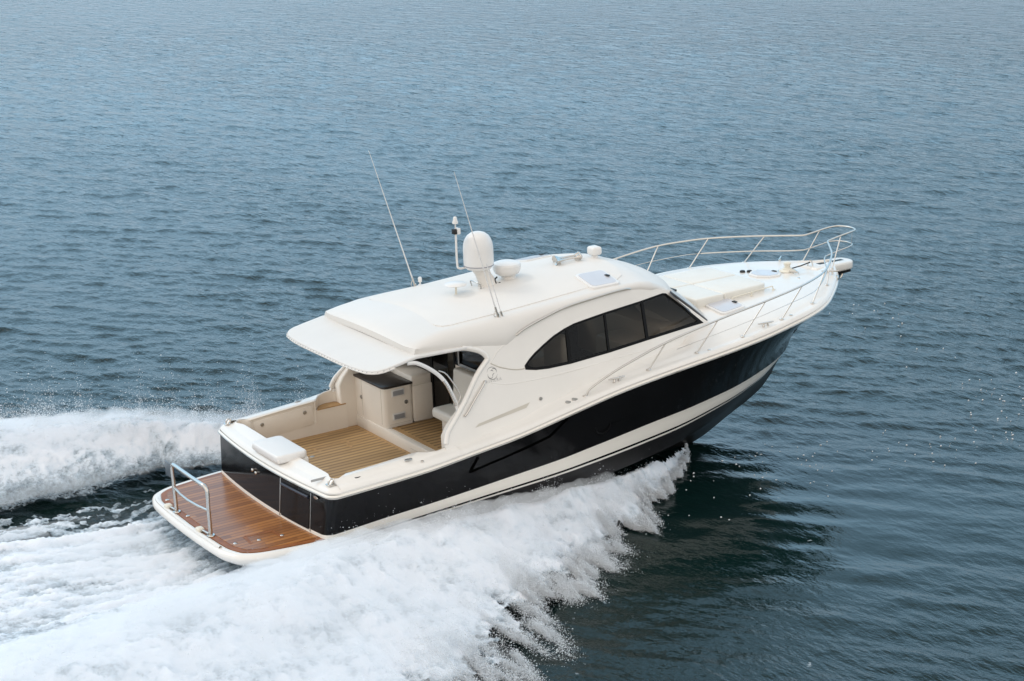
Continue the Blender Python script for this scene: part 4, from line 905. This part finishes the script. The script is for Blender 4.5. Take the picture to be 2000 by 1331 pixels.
# ================================================================== WAKE (world axes)
xo = np.array([-40,-14,-5,.64,1.16,1.86,2.68,3.58,4.36,5.71,6.72,7.64,8.6,8.95]); yo = np.array([46,21,12.2,7.1,6.5,5.9,5.15,4.5,3.95,2.95,2.15,1.42,.55,.05])
yi_x = np.array([-40,-12,-3,0,2,4,5,6.7,7.6,8.6,8.95]); yi_y = np.array([7.4,5.6,4.8,4.6,3.6,2.4,1.9,1.5,.95,.2,0])
yn_x = np.array([-40,-12,-3,0,2,4,5,6.7,7.6,8.6,8.95]); yn_y = np.array([6.5,4.2,2.8,2.2,2.05,1.98,1.9,1.5,.95,.2,0])   # tighter to the hull on the starboard side
YO = lambda x: np.interp(x, xo, yo)-.2*np.clip((8-x)/5, 0, 1)-.5*np.clip((3.8-x)/3, 0, 1)
def YI(x, side=-1): return np.where(side < 0, np.interp(x, yn_x, yn_y), np.interp(x, yi_x, yi_y))
def WOB(x, y):
    t_ = .62*x+np.abs(y)*.8
    return (.55*fbm(x*.9, y*.9, 51, 4, .6)+.34*fbm(x*1.7+3, np.abs(y)*.5, 57, 5, .68))*np.clip((9-x)/4, .08, 1)
def spray_h(x, y, wob):
    ay = np.abs(y); yo_, yi_ = YO(x)+wob, YI(x, y); s = (ay-yi_)/np.maximum(yo_-yi_, .05)
    H = np.interp(x, [-40,-14,-5,0,3,5,7,8.4,8.95], [.1,.56,.74,.68,.56,.47,.32,.14,.03])
    pr = np.where(s < .22, sstep(-.25, .22, s), np.clip(1-((s-.22)/.78), 0, 1)**1.9)
    return H*pr, s
gx = np.arange(-16, 9.1, .045); gy = np.arange(-13.5, 12, .045)
GX, GY = np.meshgrid(gx, gy, indexing='ij'); AY = np.abs(GY)
n1 = fbm(GX*1.1+AY*.5, GY*1.1, 5, 5); n2 = fbm(GX*4.5, GY*4.5, 17, 5, .62); n3 = fbm(GX*.55+3, GY*1.5, 29, 5, .6); n4 = fbm(GX*13, GY*13, 41, 3, .6)
wob = WOB(GX, GY)
hs, s = spray_h(GX, GY, wob)
band_ = sstep(-.28, .0, s)*(1-sstep(.86, 1.04, s))
lum = hs*(1+.13*n1+.05*n3)+.012*band_*n2+.016*band_*n4
n5 = fbm(GX*.8+AY*.7, GY*2.0-GX*.5*np.sign(GY), 83, 6, .62)
dens = band_*(.92+.32*n2+.28*n5)-.85*sstep(.68, 1.03, s)*(.80-.9*n2-.35*n5)
# churned water astern, between the two sprays
astern = sstep(-.1, -1.6, GX)*(1-sstep(.75, 1.15, AY/YI(GX, GY)))
st1 = fbm(GX*.35, GY*2.2, 61, 5, .6); st2 = fbm(GX*2.6, GY*5.5, 71, 5, .62)
core = 1-sstep(1.3, 2.4, np.abs(GY+.1+.25*st1))
port_trough = np.exp(-((GY-3.6)/.75)**2)
ridge = np.exp(-((GY-1.6-.06*n3)/.13)**2)+.8*np.exp(-((GY+1.13-.28*(GX+1.65)-.08*n3)/.16)**2)
hollow = np.exp(-((GX+.9)/.75)**2)*(1-sstep(1.2, 2.2, AY))
dw = astern*(.64+.20*core+.34*st1+.30*st2+.35*ridge-1.15*port_trough*(.62+.5*sstep(-.5, .6, -st2))-.45*np.exp(-((GY-2.5)/.5)**2)*sstep(-.3, .5, -st2)-.35*hollow)
hw = astern*(-.08-.12*np.exp(-((GX+1.2)/1.6)**2)+.16*core*sstep(-1.5, -5, GX)+.05*st1+.035*st2+.015*n4+.10*ridge)
dens = np.maximum(dens, dw); H = np.where(band_ > astern*.5, np.maximum(lum, 0), 0); H = np.maximum(H, 0)+hw*(1-np.clip(band_, 0, 1))
# keep the foam outside the hull
inside = (GX > .15) & (AY < np.interp(GX, [0,4,6,7.5,8.6,9.2], [1.80,1.85,1.72,1.2,.35,0])*.97)
dens = np.where(inside, 0, np.clip(dens, 0, 1.3))
H = np.where((GX > -1.4) & (GX < .3) & (AY < 2.1), np.minimum(H, .10), H)
Zf = ZW+.045+H
keep = dens > .06
Iv = np.arange(GX.size).reshape(GX.shape)
kq = keep[:-1,:-1] & keep[1:,:-1] & keep[1:,1:] & keep[:-1,1:]
q = np.stack([Iv[:-1,:-1], Iv[1:,:-1], Iv[1:,1:], Iv[:-1,1:]], -1)[kq]
used = np.unique(q); remap = np.full(GX.size, -1); remap[used] = np.arange(len(used))
P_ = np.stack([GX+.03*n2, GY+.03*n4, Zf], -1).reshape(-1, 3)[used]
me = fastmesh('wake_foam', P_, remap[q])
at = me.attributes.new('foam_mass', 'FLOAT', 'POINT'); at.data.foreach_set('value', dens.reshape(-1)[used].astype(np.float32))
fm = mat('foam', (.76,.80,.85), .8); n, l, b = nodes(fm)
b.inputs['Subsurface Weight'].default_value = .8; b.inputs['Subsurface Radius'].default_value = (1, 1, 1); b.inputs['Subsurface Scale'].default_value = .12
an = n.new('ShaderNodeAttribute'); an.attribute_name = 'foam_mass'
geo = n.new('ShaderNodeNewGeometry')
no = n.new('ShaderNodeTexNoise'); no.inputs['Scale'].default_value = 16; no.inputs['Detail'].default_value = 8; no.inputs['Roughness'].default_value = .68; no.inputs['Distortion'].default_value = .6; l.new(geo.outputs['Position'], no.inputs['Vector'])
sub = n.new('ShaderNodeMath'); sub.operation = 'MULTIPLY_ADD'; l.new(no.outputs['Fac'], sub.inputs[0]); sub.inputs[1].default_value = -1.5; sub.inputs[2].default_value = .38
ad = n.new('ShaderNodeMath'); ad.operation = 'ADD'; l.new(an.outputs['Fac'], ad.inputs[0]); l.new(sub.outputs[0], ad.inputs[1])
mr = n.new('ShaderNodeMapRange'); mr.inputs['From Min'].default_value = -.38; mr.inputs['From Max'].default_value = .42; l.new(ad.outputs[0], mr.inputs['Value']); l.new(mr.outputs[0], b.inputs['Alpha'])
no2 = n.new('ShaderNodeTexNoise'); no2.inputs['Scale'].default_value = 3.2; no2.inputs['Detail'].default_value = 9; no2.inputs['Roughness'].default_value = .72; l.new(geo.outputs['Position'], no2.inputs['Vector'])
cm = n.new('ShaderNodeMath'); cm.operation = 'MULTIPLY_ADD'; cm.inputs[1].default_value = .75
mps = n.new('ShaderNodeMapping'); mps.inputs['Scale'].default_value = (.5, 3.2, 1); l.new(geo.outputs['Position'], mps.inputs[0])
no3 = n.new('ShaderNodeTexNoise'); no3.inputs['Scale'].default_value = 1.6; no3.inputs['Detail'].default_value = 7; no3.inputs['Roughness'].default_value = .65; l.new(mps.outputs[0], no3.inputs['Vector'])
av = n.new('ShaderNodeMath'); av.operation = 'MULTIPLY_ADD'; av.inputs[1].default_value = .5; l.new(no2.outputs['Fac'], av.inputs[0])
hv = n.new('ShaderNodeMath'); hv.operation = 'MULTIPLY'; hv.inputs[1].default_value = .5; l.new(no3.outputs['Fac'], hv.inputs[0]); l.new(hv.outputs[0], av.inputs[2]); l.new(av.outputs[0], cm.inputs[0]); l.new(an.outputs['Fac'], cm.inputs[2])
cr = n.new('ShaderNodeValToRGB'); l.new(cm.outputs[0], cr.inputs[0]); cm.use_clamp = False
cs = n.new('ShaderNodeMapRange'); cs.inputs['From Min'].default_value = .75; cs.inputs['From Max'].default_value = 1.55; l.new(cm.outputs[0], cs.inputs['Value']); l.new(cs.outputs[0], cr.inputs[0])
cr.color_ramp.elements[0].position = 0; cr.color_ramp.elements[0].color = (.50,.60,.68,1); cr.color_ramp.elements[1].position = .8; cr.color_ramp.elements[1].color = (.77,.80,.85,1); l.new(cr.outputs[0], b.inputs['Base Color'])
bp = n.new('ShaderNodeBump'); bp.inputs['Distance'].default_value = .012; bp.inputs['Strength'].default_value = .6; l.new(no.outputs['Fac'], bp.inputs['Height']); l.new(bp.outputs[0], b.inputs['Normal'])
foam = link('wake_foam', me, None, [fm], 'stuff', None)
tag(foam, 'white churning wake foam thrown out along both sides of the yacht', 'wake')

# mist: one closed body of fine airborne spray lying over the foam, thinning to nothing at its ragged edges
mx_, my_ = np.arange(-16, 9.4, .07), np.arange(-14.5, 13, .07)
MX, MY = np.meshgrid(mx_, my_, indexing='ij'); MAY = np.abs(MY)
mw = WOB(MX, MY)
mh, ms = spray_h(MX, MY, mw)
flow = fbm(MX*.55+MAY*.9, MAY*.5-MX*.35, 101, 5, .62); fine = fbm(MX*4.2, MAY*.9, 107, 4, .68)
env_x = np.interp(MX, [-16,-10,-3,2,5,7.5,8.9,9.3], [.5,.8,1,1,.85,.55,.18,0])
sedge = ms+.10*flow+.17*fine
tm = sstep(-.30, .12, ms)*(1-sstep(.66, 1.02, sedge))*env_x*(.20+.03*flow+.05*fine)
base_ = np.where((ms > 0) & (ms < 1), mh, 0.)
ast = sstep(-.9, -2.4, MX)*(1-sstep(.6, 1.1, MAY/YI(MX, MY)))
sm = fbm(MX*.28, MY*2.6, 111, 5, .6)
tm = np.maximum(tm, ast*(.06+.10*sm-.16*np.exp(-((MY-3.6)/.75)**2)))
hullin = (MX > -1.35) & (MAY < np.interp(MX, [-1.35,.2,.21,4,6,7.5,8.6,9.2], [2.12,2.12,2.02,2.04,1.93,1.45,.6,.1])); tm = np.where(hullin, 0, tm)
tm = np.clip(tm, 0, None); mk = tm > .012
ztopm = ZW+.05+base_+tm; zbotm = ZW+.03+base_*.97-.02
Im = np.arange(MX.size).reshape(MX.shape)
mq = mk[:-1,:-1] & mk[1:,:-1] & mk[1:,1:] & mk[:-1,1:]
qq = np.stack([Im[:-1,:-1], Im[1:,:-1], Im[1:,1:], Im[:-1,1:]], -1)[mq]
us_ = np.unique(qq); rmp = np.full(MX.size, -1); rmp[us_] = np.arange(len(us_)); qq = rmp[qq]; nv = len(us_)
Pt = np.stack([MX, MY, ztopm], -1).reshape(-1, 3)[us_]; Pb = np.stack([MX, MY, zbotm], -1).reshape(-1, 3)[us_]
ed = np.concatenate([qq[:, [0,1]], qq[:, [1,2]], qq[:, [2,3]], qq[:, [3,0]]]); key = ed[:, 0].astype(np.int64)*nv+ed[:, 1]; rev = ed[:, 1].astype(np.int64)*nv+ed[:, 0]
bd = ed[~np.isin(key, rev)]
side_ = np.stack([bd[:, 1], bd[:, 0], bd[:, 0]+nv, bd[:, 1]+nv], -1)
me = fastmesh('spray_mist', np.concatenate([Pt, Pb]), np.concatenate([qq, qq[:, ::-1]+nv, side_]))
mm = bpy.data.materials.new('mist'); mm.use_nodes = True; mn = mm.node_tree.nodes; mn.clear()
mo = mn.new('ShaderNodeOutputMaterial'); mv = mn.new('ShaderNodeVolumePrincipled'); mm.node_tree.links.new(mv.outputs[0], mo.inputs['Volume'])
mv.inputs['Color'].default_value = (.97, .98, .99, 1); mv.inputs['Density'].default_value = 2.2; mv.inputs['Anisotropy'].default_value = .1
mist = link('spray_mist', me, None, [mm], 'stuff', None)
tag(mist, 'soft white mist of fine spray hanging over the wake', 'mist')

# flying droplets: tiny beads along the ragged edges of the spray
dr_ = np.random.default_rng(3)
def field(x, y):
    return spray_h(x, y, WOB(x, y))
pts = []
N = 800000
nd = int(N*1.6); x = np.where(dr_.random(nd) < .72, dr_.uniform(-1.0, 8.9, nd), dr_.uniform(-8, -1.0, nd)); sgn = np.where(dr_.random(nd) < .75, -1, 1)
w_ = YO(x)-YI(x, sgn); sv = 1+np.abs(dr_.normal(0, .12, int(N*1.6)))*np.sign(dr_.random(int(N*1.6))-.3)-.03; y = sgn*(YI(x, sgn)+sv*w_+WOB(x, sgn*YO(x)))
h, s_ = field(x, y); clump = fbm(x*4.5, y*.8, 91, 5, .68)
ok = (dr_.random(int(N*1.6)) < np.clip(.35+1.5*clump, .04, 1)*np.exp(-np.maximum(s_-1, 0)*5))
z = ZW+.04+h+np.abs(dr_.normal(0, .05, int(N*1.6)))*np.where(sgn < 0, 1, 1.9)*np.clip((9.2-x)/2.5, .15, 1)
pts.append(np.stack([x, y, z], -1)[ok][:N])
# crest mist, mostly on the far spray seen against the dark sea
M_ = 420000; x = dr_.uniform(-9, 6.5, M_); sgn = np.where(dr_.random(M_) < .45, -1, 1); w_ = YO(x)-YI(x, sgn); sv = dr_.uniform(.05, .75, M_); y = sgn*(YI(x, sgn)+sv*w_)
h, s_ = field(x, y); cl = fbm(x*1.6, y*1.6, 93, 4, .6); ok = dr_.random(M_) < np.clip(.2+1.2*cl, .02, 1)*np.where(sgn < 0, .35, 1)
z = ZW+.06+h*(1+.2*cl)+dr_.exponential(1, M_)*np.where(sgn < 0, .05, .15)*(1+.8*np.clip(cl, 0, 1)); pts.append(np.stack([x, y, z], -1)[ok])
# splashes climbing the hull side
M_ = 7000; x = dr_.uniform(-.6, 7.2, M_); cl = fbm(x*1.7, x*.0, 95, 4, .6); y = -(np.interp(x, [-1,0,4,6,7.5], [2.02,2.06,2.06,1.95,1.6])+np.abs(dr_.normal(0, .16, M_)))
ok = dr_.random(M_) < np.clip(.3+1.4*cl, .0, 1); z = ZW+np.interp(x, [-.6,1,3,7], [.30,.36,.34,.20])+dr_.exponential(.055, M_)*(1+1.5*np.clip(cl, 0, 1)); pts.append(np.stack([x, y, z], -1)[ok])
C_ = np.concatenate(pts); C_ = C_[~((C_[:, 0] > -1.6) & (C_[:, 0] < .3) & (np.abs(C_[:, 1]) < 2.15))]; Nn = len(C_)     # none over the platform
sz = np.exp(dr_.normal(np.log(.0036), .42, Nn)).clip(.0016, .010)
octv = np.array([(1,1,1),(1,-1,-1),(-1,1,-1),(-1,-1,1)], float)*.8; octf = np.array([(0,1,2),(0,3,1),(0,2,3),(1,3,2)])
st_ = np.stack([dr_.uniform(.7, 1.8, Nn), dr_.uniform(.7, 1.3, Nn), dr_.uniform(.7, 1.3, Nn)], -1)*sz[:, None]
V = (C_[:, None, :]+octv[None]*st_[:, None, :]).reshape(-1, 3); F = (octf[None]+4*np.arange(Nn)[:, None, None]).reshape(-1, 3)
me = fastmesh('spray_droplets', V, F, 3)
drop = link('spray_droplets', me, None, [mat('spray', (.92,.945,.97), .5)], 'stuff', None)
tag(drop, 'fine white spray droplets flying off the edges of the wake', 'spray')

# scattered foam flecks drifting ahead of the spray
fl = MB(); fr_ = random.Random(5)
def fleck(x, y, a):
    n_ = fr_.randint(6, 9); P = [(x+a*fr_.uniform(.35,1)*(1.5 if True else 1)*math.cos(2*math.pi*k/n_), y+a*fr_.uniform(.35,1)*math.sin(2*math.pi*k/n_)) for k in range(n_)]
    k0 = len(fl.V); z = ZW+.008+float(sum(a_*math.cos(k_*(x*math.cos(t_)+y*math.sin(t_))+p_) for t_, k_, p_, a_ in COMP))*.45; fl.V += [(px, py, z-.015) for px, py in P]+[(x+(px-x)*.7, y+(py-y)*.7, z+.003) for px, py in P]; 
    for k in range(n_): fl.F.append((k0+k, k0+(k+1) % n_, k0+n_+(k+1) % n_, k0+n_+k)); fl.I.append(0)
    fl.F.append(tuple(k0+n_+k for k in range(n_))); fl.I.append(0)
def groundpt(px, py):
    f_ = 3458.8; q_ = cam.rotation_euler.to_matrix() @ Vector(((px-1000)/f_, (665.5-py)/f_, -1)); t_ = (ZW-cam.location.z)/q_.z; return cam.location+q_*t_
AXF = [((8.8,-1.2),(14.2,-3.3),.5,60),((14.2,-3.3),(17.5,.2),.4,50),((6.3,-3.2),(10.0,-2.2),.6,22),((17.0,2.0),(20,6.5),.6,24)]
for (xa, ya), (xb, yb), sp_, cnt in AXF:
    for k in range(cnt):
        t = fr_.random(); fleck(xa+(xb-xa)*t+fr_.gauss(0, sp_), ya+(yb-ya)*t+fr_.gauss(0, sp_), min(abs(fr_.gauss(.004, .012))+.006, .024))
fo = fl.build('foam_flecks', None, fm if False else mat('foam_fleck', (.72,.76,.79), .6), 30, 'stuff')
tag(fo, 'small white foam flecks drifting on the dark water off the bow', 'foam')
